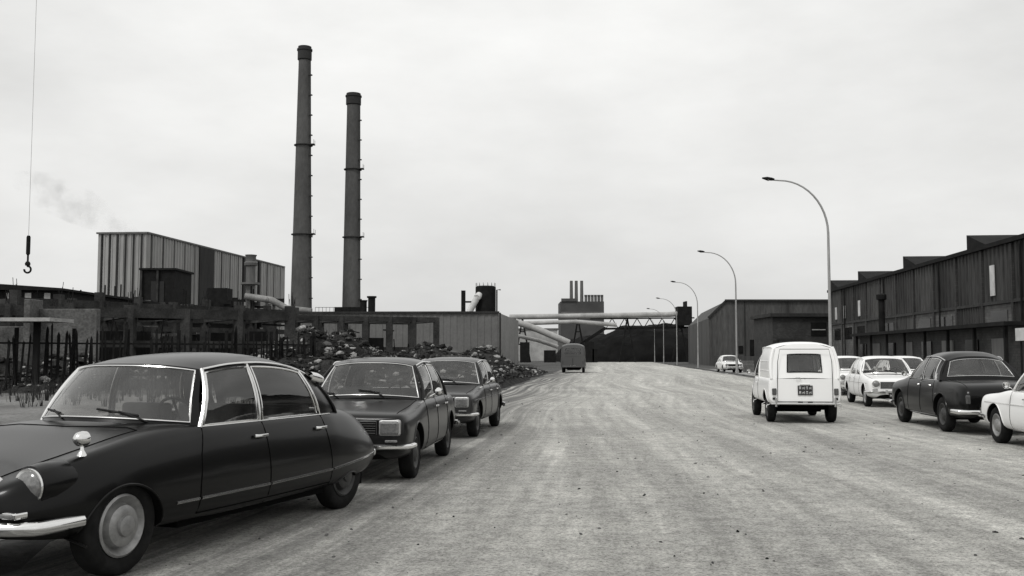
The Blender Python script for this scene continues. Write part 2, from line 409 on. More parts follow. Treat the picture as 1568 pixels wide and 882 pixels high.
    for s,key in ((1,'bf'),(-1,'br')):
        b=sp.get(key)
        if not b: continue
        z,hw,wrap,h,off=b[:5]; X=frx(0,max(z,0.5),s)+s*off; path=[]; cv=b[5] if len(b)>5 else 0.10
        for i in range(17):
            u=-1+2*i/16
            y=u*hw; x=X-s*cv*abs(u)**2.5
            path.append((x,y,z))
        xe=path[0][0]
        path=[(xe-s*wrap,-hw-0.03,z),(xe-s*0.06,-hw-0.022,z)]+path+[(xe-s*0.06,hw+0.022,z),(xe-s*wrap,hw+0.03,z)]
        if s<0: path=path[::-1]
        pr=[(0.0,-h/2),(0.022,-h/2+0.01),(0.034,-h*0.2),(0.034,h*0.2),(0.022,h/2-0.01),(0,h/2),(-0.012,h/2-0.01),(-0.012,-h/2+0.01)]
        trims.sweep(path,pr,0)
        for y in sp.get('over',[]):
            trims.box(X+s*0.02-0.03,X+s*0.02+0.035,y-0.03,y+0.03,z-h*0.9,z+h*1.1,0)
    ex=sp.get('extra')
    H=dict(side=side,topz=topz,frx=frx,root=root,trims=trims,belt=belt,rtop=rtop)
    if ex: ex(H,sp)
    wp=MB()
    for y0 in sp.get('wipers',(-0.35,0.25)):
        def sc(u,v): return Vector(wb_(u)).lerp(Vector(wt_(u)),v)+Vector(ov)*(0.03*4*v*(1-v)+0.02)
        u0=(y0/hb+1)/2
        wp.tube([sc(u0,0.02),sc(u0-0.13,0.15)],0.007,0,5); wp.tube([sc(u0-0.04,0.10),sc(u0-0.24,0.17)],0.009,0,5)
    if wp.v: wp.obj('wipers',RUBBER,root)
    trims.obj('bright_trim',[CHROME if sp.get('chrome',True) else PM,RUBBER],root,smooth=True)
    return root
def roundlamp(H,x,y,z,r,depth=0.06,s=1):
    m=MB(); M=Matrix.Translation((x,y,z))@Matrix.Rotation(rad(90*s),4,'Y')
    m.lathe([(r+0.012,-depth),(r+0.018,-0.01),(r+0.012,0.008),(r-0.004,0.006)],M,0,28)
    m.lathe([(r,0.0),(r*0.9,0.014),(r*0.6,0.028),(r*0.3,0.035),(0.0005,0.037)],M,1,28)
    m.obj('headlamp',[CHROME,LENS],H['root'],smooth=True)
def boxpart(H,name,x0,x1,y0,y1,z0,z1,m,bev=0.008):
    b=MB(); b.box(min(x0,x1),max(x0,x1),min(y0,y1),max(y0,y1),z0,z1); b.obj(name,m,H['root'],bevel=bev)
def plate(H,x,z,s,mt,mt2,w=0.26,h=0.055):
    b=MB(); b.box(x-0.006,x+0.006,-w,w,z-h,z+h,0)
    rows=2 if h>0.08 else 1
    for r in range(rows):
        zc=z+(h*0.48*(1-2*r) if rows==2 else 0); hh=h*(0.3 if rows==2 else 0.6); nn_=4 if rows==2 else 7
        for i in range(nn_):
            if rows==1 and i==4: continue
            y=-w+0.045+i*(2*w-0.09)/(nn_-1)
            xx=x+s*0.0065
            b.box(xx-0.001,xx+0.001,y-0.018,y-0.011,zc-hh,zc+hh,1)
            if i%2: b.box(xx-0.001,xx+0.001,y-0.0108,y+0.012,zc+hh-0.008,zc+hh,1)
            if i%3!=1: b.box(xx-0.001,xx+0.001,y-0.0108,y+0.012,zc-0.004,zc+0.004,1)
            b.box(xx-0.001,xx+0.001,y+0.0122,y+0.018,zc-hh,zc+hh*(1 if i%2 else 0.5),1)
    b.obj('number_plate',[mt,mt2],H['root'])
def mirror(H,x,s,mt=CHROME):
    m=MB(); z=H['belt'](x)[1]+0.05; y=s*(H['belt'](x)[0]+0.05)
    m.tube([(x,y-s*0.05,z-0.04),(x,y+s*0.08,z+0.03)],0.008); 
    M=Matrix.Translation((x,y+s*0.12,z+0.06))@Matrix.Rotation(rad(-90),4,'Y')
    m.lathe([(0.055,0),(0.055,0.012),(0.04,-0.025),(0.0005,-0.035)],M)
    m.obj('door_mirror',mt,H['root'],smooth=True)
def sedan(wb,fo,ro,W,belt,hf,hr,tz,cowl,rg,roof,pm,kind,**k):
    hw=W/2; xf=wb/2+fo; xr=-(wb/2+ro); th=k.get('tumble',0.05); rd=k.get('rd',0.0)
    st=[(xf,0.36,hw-0.14-rd,0.52,hw-0.17-rd,hf-0.10,hf-0.09,'h'),
        (xf-0.02,0.30,hw-0.07-rd,0.54,hw-0.10-rd,hf-0.05,hf-0.035,'h'),
        (xf-0.10,0.27,hw-0.015-rd*0.4,0.56,hw-th-rd*0.4,hf-0.02,hf+0.0,'h'),
        (xf-0.35,0.25,hw-0.005,0.57,hw-th,hf+(hr-hf)*0.25-0.02,hf+(hr-hf)*0.25+0.01,'h'),
        (wb/2,0.24,hw,0.58,hw-th,(hf+hr)/2-0.015,(hf+hr)/2+0.02,'h'),
        (cowl+0.20,0.23,hw,0.58,hw-th,belt-0.01,hr+0.02,'h'),
        (cowl+0.06,0.23,hw,0.58,hw-th,belt,hr+0.02,'h'),
        (cowl-0.08,0.23,hw,0.58,hw-th,belt,belt,'c'),
        (cowl-0.2,0.22,hw,0.58,hw-th,belt,belt,'c'),
        (0,0.22,hw,0.58,hw-th,belt,belt,'c'),
        (rg+0.18,0.23,hw,0.58,hw-th,belt,belt,'c'),
        (rg+0.08,0.23,hw,0.58,hw-th,belt,belt,'c'),
        (rg-0.04,0.24,hw,0.58,hw-th-0.01,belt,belt+0.02,'h'),
        (-wb/2-0.1,0.25,hw-0.003,0.58,hw-th-0.015,(belt+tz)/2,(belt+tz)/2+0.03,'h'),
        (xr+0.30,0.28,hw-0.02-rd*0.3,0.58,hw-th-0.03-rd*0.3,tz-0.01,tz+0.025,'h'),
        (xr+0.07,0.31,hw-0.05-rd*0.7,0.58,hw-th-0.06-rd*0.7,tz-0.05-rd,tz-0.015-rd,'h'),
        (xr+0.01,0.34,hw-0.09-rd,0.56,hw-th-0.10-rd,tz-0.11-rd*1.5,tz-0.09-rd*1.5,'h'),
        (xr,0.40,hw-0.14-rd,0.55,hw-th-0.16-rd,tz-0.16-rd*2,tz-0.15-rd*2,'h')]
    bx=-0.12; tx0=roof[0][0]; tx1=roof[-1][0]
    q=k.get('q',tx1+0.1); qb=k.get('qb',rg+0.22)
    sides=[(cowl-0.1,tx0,bx,bx+0.0,'g',(0.05,0.03,0.08)),(bx,bx,qb,q,'g',(0.05,0.03,0.08,0.07)),(qb,q,rg,tx1,'s',(0.05,0.05,0.05))]
    if k.get('quarter'): sides[2]=(qb,q,rg,tx1,'g',(0.12,0.08,0.1,0.3))
    def extra(H,sp):
        xF=H['frx'](0,0.62,1); xR=H['frx'](0,0.62,-1)
        if kind=='rect':
            boxpart(H,'grille_surround',xF-0.06,xF+0.006,-hw+0.36,hw-0.36,0.55,0.71,RIMD,0.01)
            b=MB(); 
            b.box(xF-0.02,xF+0.012,-hw+0.37,hw-0.37,0.56,0.70,0)
            for i in range(5): z=0.575+i*0.026; b.box(xF,xF+0.018,-hw+0.375,hw-0.375,z,z+0.003,1)
            b.box(xF,xF+0.024,-0.05,0.05,0.60,0.67,1)
            b.obj('grille',[DARKIN,ALU],H['root'])
            for s in (1,-1):
                y=s*(hw-0.22); xx=H['frx'](y,0.63,1)
                boxpart(H,'headlamp_bezel',xx-0.08,xx+0.015,y-0.125,y+0.125,0.54,0.725,ALU,0.03)
                boxpart(H,'headlamp_lens',xx-0.05,xx+0.026,y-0.115,y+0.115,0.548,0.717,LENS,0.035)
        else:
            b=MB(); b.box(xF-0.05,xF+0.008,-hw+0.34,hw-0.34,0.52,0.70,0)
            for i in range(6): z=0.535+i*0.027; b.box(xF,xF+0.018,-hw+0.345,hw-0.345,z,z+0.007,1)
            b.obj('grille',[DARKIN,CHROME],H['root'])
            for s in (1,-1):
                y=s*(hw-0.22); roundlamp(H,H['frx'](y,0.64,1)+0.02,y,0.64,0.088)
        for s in (1,-1):
            y=s*(hw-0.2); xx=H['frx'](y,0.45,1)
            boxpart(H,'indicator',xx-0.03,xx+0.015,y-0.07,y+0.07,0.47,0.50,LENS,0.01)
            y=s*(hw-0.17-rd*0.5); xx=H['frx'](y,0.64,-1)
            if k.get('fins'): 
                boxpart(H,'tail_lamp',xx+0.06,xx-0.018,y-0.04,y+0.04,0.56,0.72,TAIL,0.02)
            else: boxpart(H,'tail_lamp',xx+0.06,xx-0.012,y-0.1,y+0.06,0.58,0.68,TAIL,0.02)
        plate(H,xF+0.05,0.34,1,PLATE_B,PLATE_W,0.23)
        plate(H,xR-0.02,0.60,-1,PLATE_B,PLATE_W,0.23)
        mirror(H,cowl-0.28,1)
    zt=belt-0.12
    sp=dict(wb=wb,W=W,R=k.get('R',0.295),tf=W-0.25,tr=W-0.27,st=st,paint=pm,roof=roof,ws_x=cowl-0.12,rw_x=rg,wheel_x=cowl-0.5,
        sides=sides,pillars=[(cowl-0.12,tx0,0.022,0),(bx,bx,0.018,0),(rg,tx1,0.03,0)],seat=-0.28,seat2=rg+0.35,
        seams=[[(cowl-0.12,belt-0.03),(cowl-0.14,0.6),(cowl-0.12,0.3)],[(bx,belt-0.03),(bx,0.3)],[(qb+0.05,belt-0.03),(qb+0.03,0.62),(-wb/2+0.36,0.5),(-wb/2+0.40,0.3)],[(cowl-0.12,0.29),(-wb/2+0.40,0.29)]],
        topseams=[[(xf-0.12,hw-0.16),(cowl+0.12,hw-0.12),(cowl+0.12,0)],[(xr+0.12,hw-0.22),(rg-0.12,hw-0.2),(rg-0.12,0)]],
        strips=[([(wb/2+0.42,k.get('sz',0.66)),(-wb/2-0.45,k.get('sz',0.66))],0.008),([(cowl-0.1,0.285),(-wb/2+0.42,0.285)],0.009)] if k.get('strip',True) else [([(cowl-0.1,0.285),(-wb/2+0.42,0.285)],0.007)],
        handles=[(bx+0.12,zt),(qb+0.22,zt)],bf=(0.42,hw-0.03,0.28,0.06,0.05),br=(0.42,hw-0.04,0.28,0.085,0.06),over=k.get('over',[0.3,-0.3]),
        extra=extra,rear_m=k.get('rear_m',(0.12,0.14,0.12)),trim='c' if k.get('ct',True) else 'r',bowb=k.get('bowb',0.20),bowt=0.10,bowz=0.045,rim=k.get('rim',RIM))
    return sp
def roof5(f,r,w,zs,zc,fz=0.04,rz=0.05):
    L=f-r
    return [(f,w-0.03,zs-fz,zc-fz-0.015),(f-L*0.2,w,zs,zc-0.01),(f-L*0.5,w+0.005,zs+0.005,zc),(f-L*0.8,w-0.005,zs-0.01,zc-0.012),(r,w-0.04,zs-rz,zc-rz-0.015)]
S304=sedan(2.59,0.72,0.83,1.57,0.90,0.80,0.88,0.90,0.78,-1.22,roof5(0.30,-0.92,0.56,1.34,1.41),P_DARK,'rect',strip=False,over=[],rim=RIMD)
S204=sedan(2.59,0.70,0.74,1.56,0.90,0.79,0.88,0.86,0.76,-1.25,roof5(0.26,-0.95,0.56,1.33,1.40),P_GREY,'rect',over=[],rim=RIMD)
S403=sedan(2.66,0.80,1.01,1.67,0.97,0.86,0.98,0.93,0.82,-1.18,roof5(0.36,-0.86,0.56,1.40,1.51,0.05,0.08),P_BLACK,'round',rd=0.05,R=0.33,fins=True,strip=False,rear_m=(0.07,0.16,0.14),over=[0.45,-0.45],rim=RIMD)
SW1=sedan(2.5,0.70,0.85,1.60,0.88,0.79,0.86,0.86,0.72,-1.15,roof5(0.22,-0.85,0.57,1.33,1.40),P_WHITE,'round',quarter=True)
SW2=sedan(2.5,0.68,0.80,1.56,0.89,0.80,0.87,0.86,0.72,-1.15,roof5(0.24,-0.85,0.56,1.34,1.41),P_CREAM,'round')
ds_st=[(2.27,0.46,0.50,0.51,0.46,0.57,0.58,'h'),(2.25,0.40,0.64,0.50,0.58,0.61,0.62,'h'),(2.16,0.34,0.76,0.51,0.68,0.68,0.67,'h'),
 (1.98,0.29,0.835,0.54,0.745,0.76,0.735,'f'),(1.72,0.26,0.88,0.56,0.79,0.835,0.80,'f'),(1.4,0.24,0.90,0.58,0.80,0.885,0.87,'f'),(1.15,0.23,0.90,0.58,0.80,0.905,0.935,'h'),
 (0.85,0.22,0.90,0.58,0.80,0.925,0.965,'h'),(0.70,0.22,0.90,0.58,0.80,0.93,0.96,'h'),(0.58,0.22,0.90,0.58,0.80,0.93,0.93,'c'),(0.45,0.21,0.90,0.58,0.80,0.93,0.93,'c'),(-0.2,0.21,0.895,0.58,0.795,0.93,0.93,'c'),
 (-1.10,0.22,0.875,0.58,0.76,0.93,0.93,'c'),(-1.28,0.22,0.865,0.58,0.745,0.93,0.93,'c'),(-1.42,0.22,0.855,0.56,0.72,0.93,0.97,'h'),(-1.75,0.24,0.825,0.55,0.67,0.90,0.95,'h'),
 (-2.05,0.27,0.77,0.55,0.60,0.83,0.88,'h'),(-2.26,0.33,0.70,0.54,0.53,0.74,0.78,'h'),(-2.34,0.38,0.62,0.53,0.46,0.66,0.68,'h'),(-2.37,0.42,0.5,0.52,0.4,0.60,0.61,'h')]
def ds_extra(H,sp):
    t=H['trims']
    for s in (1,-1):
        pod=MB(); M=Matrix.Translation((1.93,s*0.675,0.645))@Matrix.Rotation(rad(90),4,'Y')
        pod.lathe([(0.10,0.15),(0.125,0.135),(0.138,0.05),(0.14,-0.1),(0.11,-0.35),(0.03,-0.6)],M,0,28); pod.obj('lamp_pod',P_BLACK,H['root'],smooth=True)
        roundlamp(H,2.075,s*0.675,0.645,0.098)
        roundlamp(H,2.22,s*0.44,0.615,0.078,0.12)
        m=MB(); x=1.70; z=H['topz'](x,s*0.72)
        m.lathe([(0.035,-0.01),(0.022,0.015),(0.012,0.03),(0.010,0.07)],TX(x,s*0.72,z),0,16)
        M2=Matrix.Translation((x,s*0.72,z+0.10))@Matrix.Rotation(rad(90),4,'Y')
        m.lathe([(0.0005,0.065),(0.026,0.058),(0.044,0.035),(0.05,0.0),(0.048,-0.022),(0.04,-0.028),(0.0005,-0.024)],M2,0,20)
        m.obj('wing_mirror',CHROME,H['root'],smooth=True)
        y=s*0.66; xx=H['frx'](y,0.49,1)
        boxpart(H,'indicator',xx-0.09,xx+0.012,y-0.085,y+0.085,0.47,0.512,CHROME,0.012)
        boxpart(H,'indicator_lens',xx-0.03,xx+0.018,y-0.065,y+0.065,0.477,0.505,LENS,0.008)
        m=MB(); M=Matrix.Translation((-1.28,s*0.61,1.22))@Matrix.Rotation(rad(-100),4,'Y')
        m.lathe([(0.045,-0.16),(0.05,-0.05),(0.045,0.0),(0.035,0.05),(0.0005,0.06)],M,0,18); m.obj('roof_indicator',CHROME,H['root'],smooth=True)
        pts=[]
        for i in range(9):
            v=i/8; h,z=H['belt'](-1.12); h2,z2,_=H['rtop'](-0.94)
            pts.append(Vector((-1.12,s*(h+0.004),z)).lerp(Vector((-0.94,s*(h2+0.004),z2)),v)+Vector((0,s,0.1))*(0.035*4*v*(1-v)))
        t.tube(pts,0.013)
        xx=H['frx'](s*0.5,0.6,-1); boxpart(H,'tail_lamp',xx+0.06,xx-0.02,s*0.5-0.05,s*0.5+0.05,0.55,0.64,TAIL,0.02)
    plate(H,2.36,0.36,1,PLATE_B,PLATE_W,0.23)
    b=MB(); b.box(2.16,2.235,-0.34,0.34,0.475,0.55); b.obj('nose_intake',DARKIN,H['root'],bevel=0.02)
    b=MB(); b.box(-1.95,0.75,-0.70,0.70,0.19,0.3); b.obj('floor_pan',DARKIN,H['root'])
DS=dict(wb=3.12,fwx=1.45,W=1.80,R=0.325,tf=1.52,tr=1.32,st=ds_st,paint=P_BLACK,skirt=True,cap='ds',
  roof=[(0.38,0.60,1.33,1.375),(0.1,0.625,1.365,1.435),(-0.3,0.63,1.375,1.465),(-0.7,0.62,1.345,1.44),(-1.0,0.60,1.285,1.375),(-1.25,0.565,1.205,1.285)],
  ws_x=0.60,rw_x=-1.50,bowb=0.42,bowt=0.20,bowz=0.055,rbow=0.07,wheel_x=0.38,
  sides=[(0.60,0.38,-0.16,-0.14,'g',(0.045,0.03,0.07)),(-0.16,-0.14,-1.12,-0.94,'g',(0.04,0.03,0.07,0.05)),(-1.12,-0.94,-1.48,-1.25,'s',(0.05,0.05,0.05))],
  pillars=[(0.60,0.38,0.018,1),(-0.16,-0.14,0.013,1),(-1.48,-1.25,0.02,0)],seat=-0.25,seat2=-1.05,
  seams=[[(0.60,0.90),(0.68,0.72),(0.72,0.5),(0.72,0.24)],[(-0.16,0.90),(-0.16,0.26)],[(-1.10,0.90),(-1.12,0.7),(-1.16,0.28)],[(0.72,0.30),(-1.16,0.30)]],
  topseams=[[(2.1,0.44),(1.72,0.54),(1.12,0.64),(1.06,0.5),(1.13,0)]],
  strips=[([(0.98,0.41),(0.735,0.41)],0.012),([(0.71,0.41),(-0.15,0.41)],0.012),([(-0.17,0.41),(-1.15,0.42)],0.012),([(-1.17,0.42),(-2.15,0.47)],0.012),([(0.60,0.912),(-1.3,0.905)],0.007)],
  handles=[(-0.06,0.80),(-1.0,0.80)],bf=(0.41,0.80,0.34,0.085,0.07,0.20),br=(0.46,0.62,0.25,0.09,0.06),extra=ds_extra,rear_m=(0.06,0.06,0.06),wipers=(-0.15,0.5))
car('parked_car',DS,(-2.82,8.27),(-0.355,-0.935))
car('parked_car',S304,(-1.75,13.16),(-0.085,-0.996))
car('parked_car',S204,(-1.16,19.09),(-0.129,-0.992))
car('parked_car',S403,(9.0,20.1),(0.098,0.995))
car('parked_car',SW1,(8.56,15.1),(0.093,0.995))
car('parked_car',SW2,(10.77,29.1),(-0.15,-0.99))
car('parked_car',SW1,(12.4,37.0),(-0.1,-0.995))
car('parked_car',SW1,(14.2,36.2),(-0.1,-0.995))
car('parked_car',SW2,(17.6,81),(-0.02,-1))
def van_rear(win):
    def f(panel,rb,rt):
        panel(rb,rt,'g',win[0],win[1],win[2],(-1,0,0),0.0,14,6,'r')
    return f
def r4_extra(H,sp):
    t=MB(); xR=H['frx'](0,0.7,-1)
    boxpart(H,'plate_lamp',xR+0.02,xR-0.035,-0.10,0.10,0.80,0.83,CHROME,0.008)
    plate(H,xR-0.015,0.70,-1,PLATE_B,PLATE_W,0.15,0.10)
    for s in (1,-1):
        boxpart(H,'tail_lamp',xR+0.02,xR-0.035,s*0.63-0.045,s*0.63+0.045,0.60,0.74,TAIL,0.015)
        boxpart(H,'reflector',xR+0.02,xR-0.02,s*0.63-0.035,s*0.63+0.035,0.50,0.55,RUBBER,0.01)
        boxpart(H,'door_hinge',xR+0.02,xR-0.02,s*0.1+(-0.05),s*0.1+0.05,0.44,0.47,RUBBER,0.005)
        roundlamp(H,H['frx'](s*0.5,0.68,1)+0.02,s*0.5,0.68,0.085)
    rb=sp['rw_x']
    pts=[(xR-0.004,-0.56,0.46),(xR-0.004,-0.56,0.9),(rb-0.028,-0.55,1.3),(rb-0.0,-0.50,1.56),(rb+0.0,0.50,1.56),(rb-0.028,0.55,1.3),(xR-0.004,0.56,0.9),(xR-0.004,0.56,0.46),(xR-0.004,-0.56,0.46)]
    t.tube(pts,0.007,0,5); t.obj('rear_door_gap',SEAM,H['root'])
    b=MB(); b.tube([(xR-0.05,-0.70,0.42),(xR-0.05,0.70,0.42)],0.02,0,8)
    for y in(-0.35,0.35): b.tube([(xR+0.05,y,0.42),(xR-0.05,y,0.42)],0.02)
    for y in(-0.6,0.6): b.tube([(xR-0.05,y,0.36),(xR-0.06,y,0.54)],0.022)
    b.obj('tube_bumper',ALU,H['root'],smooth=True)
    m=MB(); m.tube([(xR-0.01,0.1,0.95),(xR-0.05,0.1,0.96),(xR-0.05,0.2,0.96)],0.01); m.obj('door_handle',CHROME,H['root'])
    mirror(H,0.68,1); mirror(H,0.68,-1)
    rb_=MB()
    for s in (1,-1):
        for v0 in (0.25,0.55):
            pts=[]
            for i in range(12):
                x=-0.15-1.5*i/11; h,z=H['belt'](x); h2,z2,_=H['rtop'](min(x,-0.3)); v=v0
                p=Vector((x,s*h,z)).lerp(Vector((x,s*h2,z2)),v)+Vector((0,s,0.1))*(0.035*4*v*(1-v)+0.002); pts.append(p)
            rb_.tube(pts,0.008,0,6)
    rb_.obj('side_ribs',P_WHITE,H['root'],smooth=True)
    e=MB(); e.tube([(-0.9,0.5,0.24),(-1.3,0.55,0.22)],0.05,0,10); e.obj('silencer',STEELD,H['root'])
def box_st(xf,xr,hw,belt,hf,hr,cowl,zb=0.36):
    return [(xf,zb+0.08,hw-0.16,0.55,hw-0.2,hf-0.1,hf-0.06,'h'),(xf-0.03,zb,hw-0.09,0.57,hw-0.13,hf-0.03,hf,'h'),(xf-0.2,zb-0.02,hw-0.04,0.6,hw-0.08,hf,hf+0.04,'h'),
     (cowl+0.15,zb-0.03,hw,0.6,hw-0.04,belt-0.02,hr+0.01,'h'),(cowl+0.06,zb-0.03,hw,0.6,hw-0.03,belt,hr,'h'),(cowl-0.06,zb-0.03,hw,0.6,hw-0.03,belt,belt,'c'),(cowl-0.2,zb-0.03,hw,0.6,hw-0.02,belt,belt,'c'),
     (0,zb-0.03,hw,0.62,hw-0.02,belt,belt,'c'),(xr+0.15,zb-0.03,hw,0.62,hw-0.02,belt,belt,'c'),(xr+0.05,zb-0.02,hw-0.01,0.62,hw-0.03,belt,belt,'c'),(xr+0.01,zb,hw-0.03,0.62,hw-0.05,belt,belt,'c'),(xr,zb+0.01,hw-0.05,0.62,hw-0.07,belt-0.02,belt-0.02,'h')]
R4=dict(wb=2.40,W=1.52,R=0.31,arch=0.06,tf=1.29,tr=1.26,st=box_st(1.80,-1.85,0.76,0.96,0.82,0.95,0.86,0.40),paint=P_WHITE,chrome=False,rim=RIMD,
  roof=[(0.48,0.58,1.42,1.48),(0.2,0.60,1.46,1.53),(0.0,0.61,1.48,1.56),(-0.1,0.63,1.56,1.66),(-0.3,0.64,1.60,1.71),(-1.0,0.645,1.60,1.72),(-1.55,0.64,1.60,1.71),(-1.70,0.61,1.57,1.67)],
  ws_x=0.84,rw_x=-1.83,bowb=0.05,bowt=0.04,rbow=0.02,trim='r',trim_r=0.014,rail_chrome=False,
  sides=[(0.84,0.48,-0.02,0.0,'g',(0.07,0.08,0.12)),(-0.02,0.0,-1.83,-1.70,'s',(0.05,0.05,0.05))],
  pillars=[(0.84,0.48,0.025,0),(-0.02,0.0,0.025,0),(-1.83,-1.70,0.035,0)],seat=-0.15,seat2=-0.2,
  seams=[[(0.80,0.93),(0.80,0.42)],[(-0.02,0.93),(-0.02,0.42)]],topseams=[],strips=[],handles=[(0.1,0.82)],
  rear_custom=van_rear((0.235,0.18,0.30)),extra=r4_extra,wipers=())
car('delivery_van',R4,(6.36,22.75),(0.125,0.992))
def van_extra(H,sp):
    xR=H['frx'](0,0.7,-1); plate(H,xR-0.01,0.6,-1,PLATE_B,PLATE_W)
    t=MB(); t.tube([(xR-0.012,0,0.45),(xR-0.012,0,1.15)],0.012,0,5); t.obj('rear_door_gap',SEAM,H['root'])
    for s in (1,-1): boxpart(H,'tail_lamp',xR+0.02,xR-0.03,s*0.8-0.05,s*0.8+0.05,0.75,0.95,TAIL,0.02)
VAN=dict(wb=2.5,W=1.95,R=0.32,arch=0.06,tf=1.6,tr=1.6,st=box_st(2.1,-2.1,0.975,1.30,1.2,1.3,1.75,0.42),paint=paint('paint_van_grey',0.07,0.4,0.12,0.2),chrome=False,rim=RIMD,
  roof=[(1.45,0.80,2.05,2.15),(1.1,0.84,2.13,2.26),(0,0.85,2.15,2.34),(-1.2,0.85,2.15,2.34),(-1.9,0.84,2.12,2.30),(-2.02,0.80,2.08,2.22)],
  ws_x=1.73,rw_x=-2.08,bowb=0.08,bowt=0.05,rbow=0.02,trim='r',rail_chrome=False,
  sides=[(1.73,1.45,0.7,0.7,'g',(0.07,0.06,0.1)),(0.7,0.7,-2.08,-2.02,'s',(0.05,0.05,0.05))],
  pillars=[(1.73,1.45,0.03,0),(0.7,0.7,0.03,0),(-2.08,-2.02,0.04,0)],seat=0.6,seat2=0.5,seams=[[(0.7,1.25),(0.7,0.5)]],handles=[],
  rear_m=(0.14,0.22,0.3),extra=van_extra,br=(0.5,0.85,0.2,0.12,0.06),wipers=())
car('parked_van',VAN,(5.0,81),(0.093,0.995))
# ------------------------------------------------------------------ ground & road
def ground_mat(name='ground_dirt',lo=0.05,md=0.12,hi=0.22):
    m,n=nt(name); out=N(n,'ShaderNodeOutputMaterial'); b=N(n,'ShaderNodeBsdfPrincipled'); b.inputs['Roughness'].default_value=0.95; b.inputs['Specular IOR Level'].default_value=0.15
    tc=N(n,'ShaderNodeTexCoord')
    a=N(n,'ShaderNodeTexNoise',Scale=0.22,Detail=10.0,Roughness=0.7); n.links.new(tc.outputs['Object'],a.inputs['Vector'])
    c=N(n,'ShaderNodeTexNoise',Scale=7.0,Detail=6.0,Roughness=0.8); n.links.new(tc.outputs['Object'],c.inputs['Vector'])
    r=ramp(n,a.outputs[0],[(0.35,lo),(0.55,md),(0.7,hi)]); r2=ramp(n,c.outputs[0],[(0.35,0.5),(0.6,1.0)])
    n.links.new(mixc(n,1.0,r.outputs[0],r2.outputs[0],'MULTIPLY'),b.inputs['Base Color'])
    bp=N(n,'ShaderNodeBump',Strength=0.8,Distance=0.12); n.links.new(c.outputs[0],bp.inputs['Height']); n.links.new(bp.outputs[0],b.inputs['Normal'])
    n.links.new(b.outputs[0],out.inputs[0]); return m
def road_mat():
    m,n=nt('road_dusty_asphalt'); out=N(n,'ShaderNodeOutputMaterial'); b=N(n,'ShaderNodeBsdfPrincipled'); b.inputs['Roughness'].default_value=0.9
    b.inputs['Specular IOR Level'].default_value=0.2
    L=n.links.new
    tc=N(n,'ShaderNodeTexCoord'); sx=N(n,'ShaderNodeSeparateXYZ'); L(tc.outputs['Object'],sx.inputs[0])
    mp0=N(n,'ShaderNodeMapping'); mp0.inputs['Scale'].default_value=(0.03,0.03,1); L(tc.outputs['Object'],mp0.inputs[0])
    w=N(n,'ShaderNodeTexNoise',Scale=1.0,Detail=1.0); L(mp0.outputs[0],w.inputs['Vector'])
    mw=N(n,'ShaderNodeMath',operation='MULTIPLY'); mw.inputs[1].default_value=6.0; L(w.outputs[0],mw.inputs[0])
    def streak(shear,scale,ys,seed,det=5.0):
        sh=N(n,'ShaderNodeMath',operation='MULTIPLY_ADD'); L(sx.outputs[1],sh.inputs[0]); sh.inputs[1].default_value=shear; L(sx.outputs[0],sh.inputs[2])
        ax=N(n,'ShaderNodeMath',operation='ADD'); L(sh.outputs[0],ax.inputs[0]); L(mw.outputs[0],ax.inputs[1])
        cb=N(n,'ShaderNodeCombineXYZ'); L(ax.outputs[0],cb.inputs[0]); cb.inputs[2].default_value=seed
        my=N(n,'ShaderNodeMath',operation='MULTIPLY'); my.inputs[1].default_value=ys; L(sx.outputs[1],my.inputs[0]); L(my.outputs[0],cb.inputs[1])
        t=N(n,'ShaderNodeTexNoise',Scale=scale,Detail=det,Roughness=0.6); L(cb.outputs[0],t.inputs['Vector']); return t.outputs[0]
    t1=streak(0.0,1.0,0.014,0,4.0); t2=streak(0.07,2.2,0.016,7); t3=streak(-0.04,5.0,0.016,13)
    big=N(n,'ShaderNodeTexNoise',Scale=0.45,Detail=9.0,Roughness=0.72); L(tc.outputs['Object'],big.inputs['Vector'])
    mid=N(n,'ShaderNodeTexNoise',Scale=4.5,Detail=9.0,Roughness=0.8); L(tc.outputs['Object'],mid.inputs['Vector'])
    fine=N(n,'ShaderNodeTexNoise',Scale=40.0,Detail=6.0,Roughness=0.85); L(tc.outputs['Object'],fine.inputs['Vector'])
    c=ramp(n,t1,[(0.36,0.47),(0.5,0.54),(0.64,0.64)]).outputs[0]
    c=mixc(n,ramp(n,big.outputs[0],[(0.38,0.15),(0.62,0.9)]).outputs[0],c,mixc(n,1.0,c,ramp(n,t2,[(0.42,0.76),(0.56,1.08)]).outputs[0],'MULTIPLY'))
    c=mixc(n,0.6,c,ramp(n,t3,[(0.42,0.80),(0.58,1.06)]).outputs[0],'MULTIPLY')
    c=mixc(n,0.9,c,ramp(n,big.outputs[0],[(0.36,0.76),(0.60,1.06)]).outputs[0],'MULTIPLY')
    c=mixc(n,1.0,c,ramp(n,mid.outputs[0],[(0.38,0.70),(0.58,1.08)]).outputs[0],'MULTIPLY')
    c=mixc(n,1.0,c,ramp(n,fine.outputs[0],[(0.40,0.45),(0.56,1.14)]).outputs[0],'MULTIPLY')
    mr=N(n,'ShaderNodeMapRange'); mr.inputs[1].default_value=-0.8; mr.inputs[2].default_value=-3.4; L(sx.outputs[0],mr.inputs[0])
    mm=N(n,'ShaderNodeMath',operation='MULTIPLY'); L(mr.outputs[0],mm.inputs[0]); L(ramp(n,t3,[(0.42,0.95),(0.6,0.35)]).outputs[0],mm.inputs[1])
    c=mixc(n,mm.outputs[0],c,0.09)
    vo=N(n,'ShaderNodeTexVoronoi',Scale=7.0); L(tc.outputs['Object'],vo.inputs['Vector'])
    c=mixc(n,1.0,c,ramp(n,vo.outputs['Distance'],[(0.05,0.5),(0.09,1.0)]).outputs[0],'MULTIPLY')
    L(c,b.inputs['Base Color'])
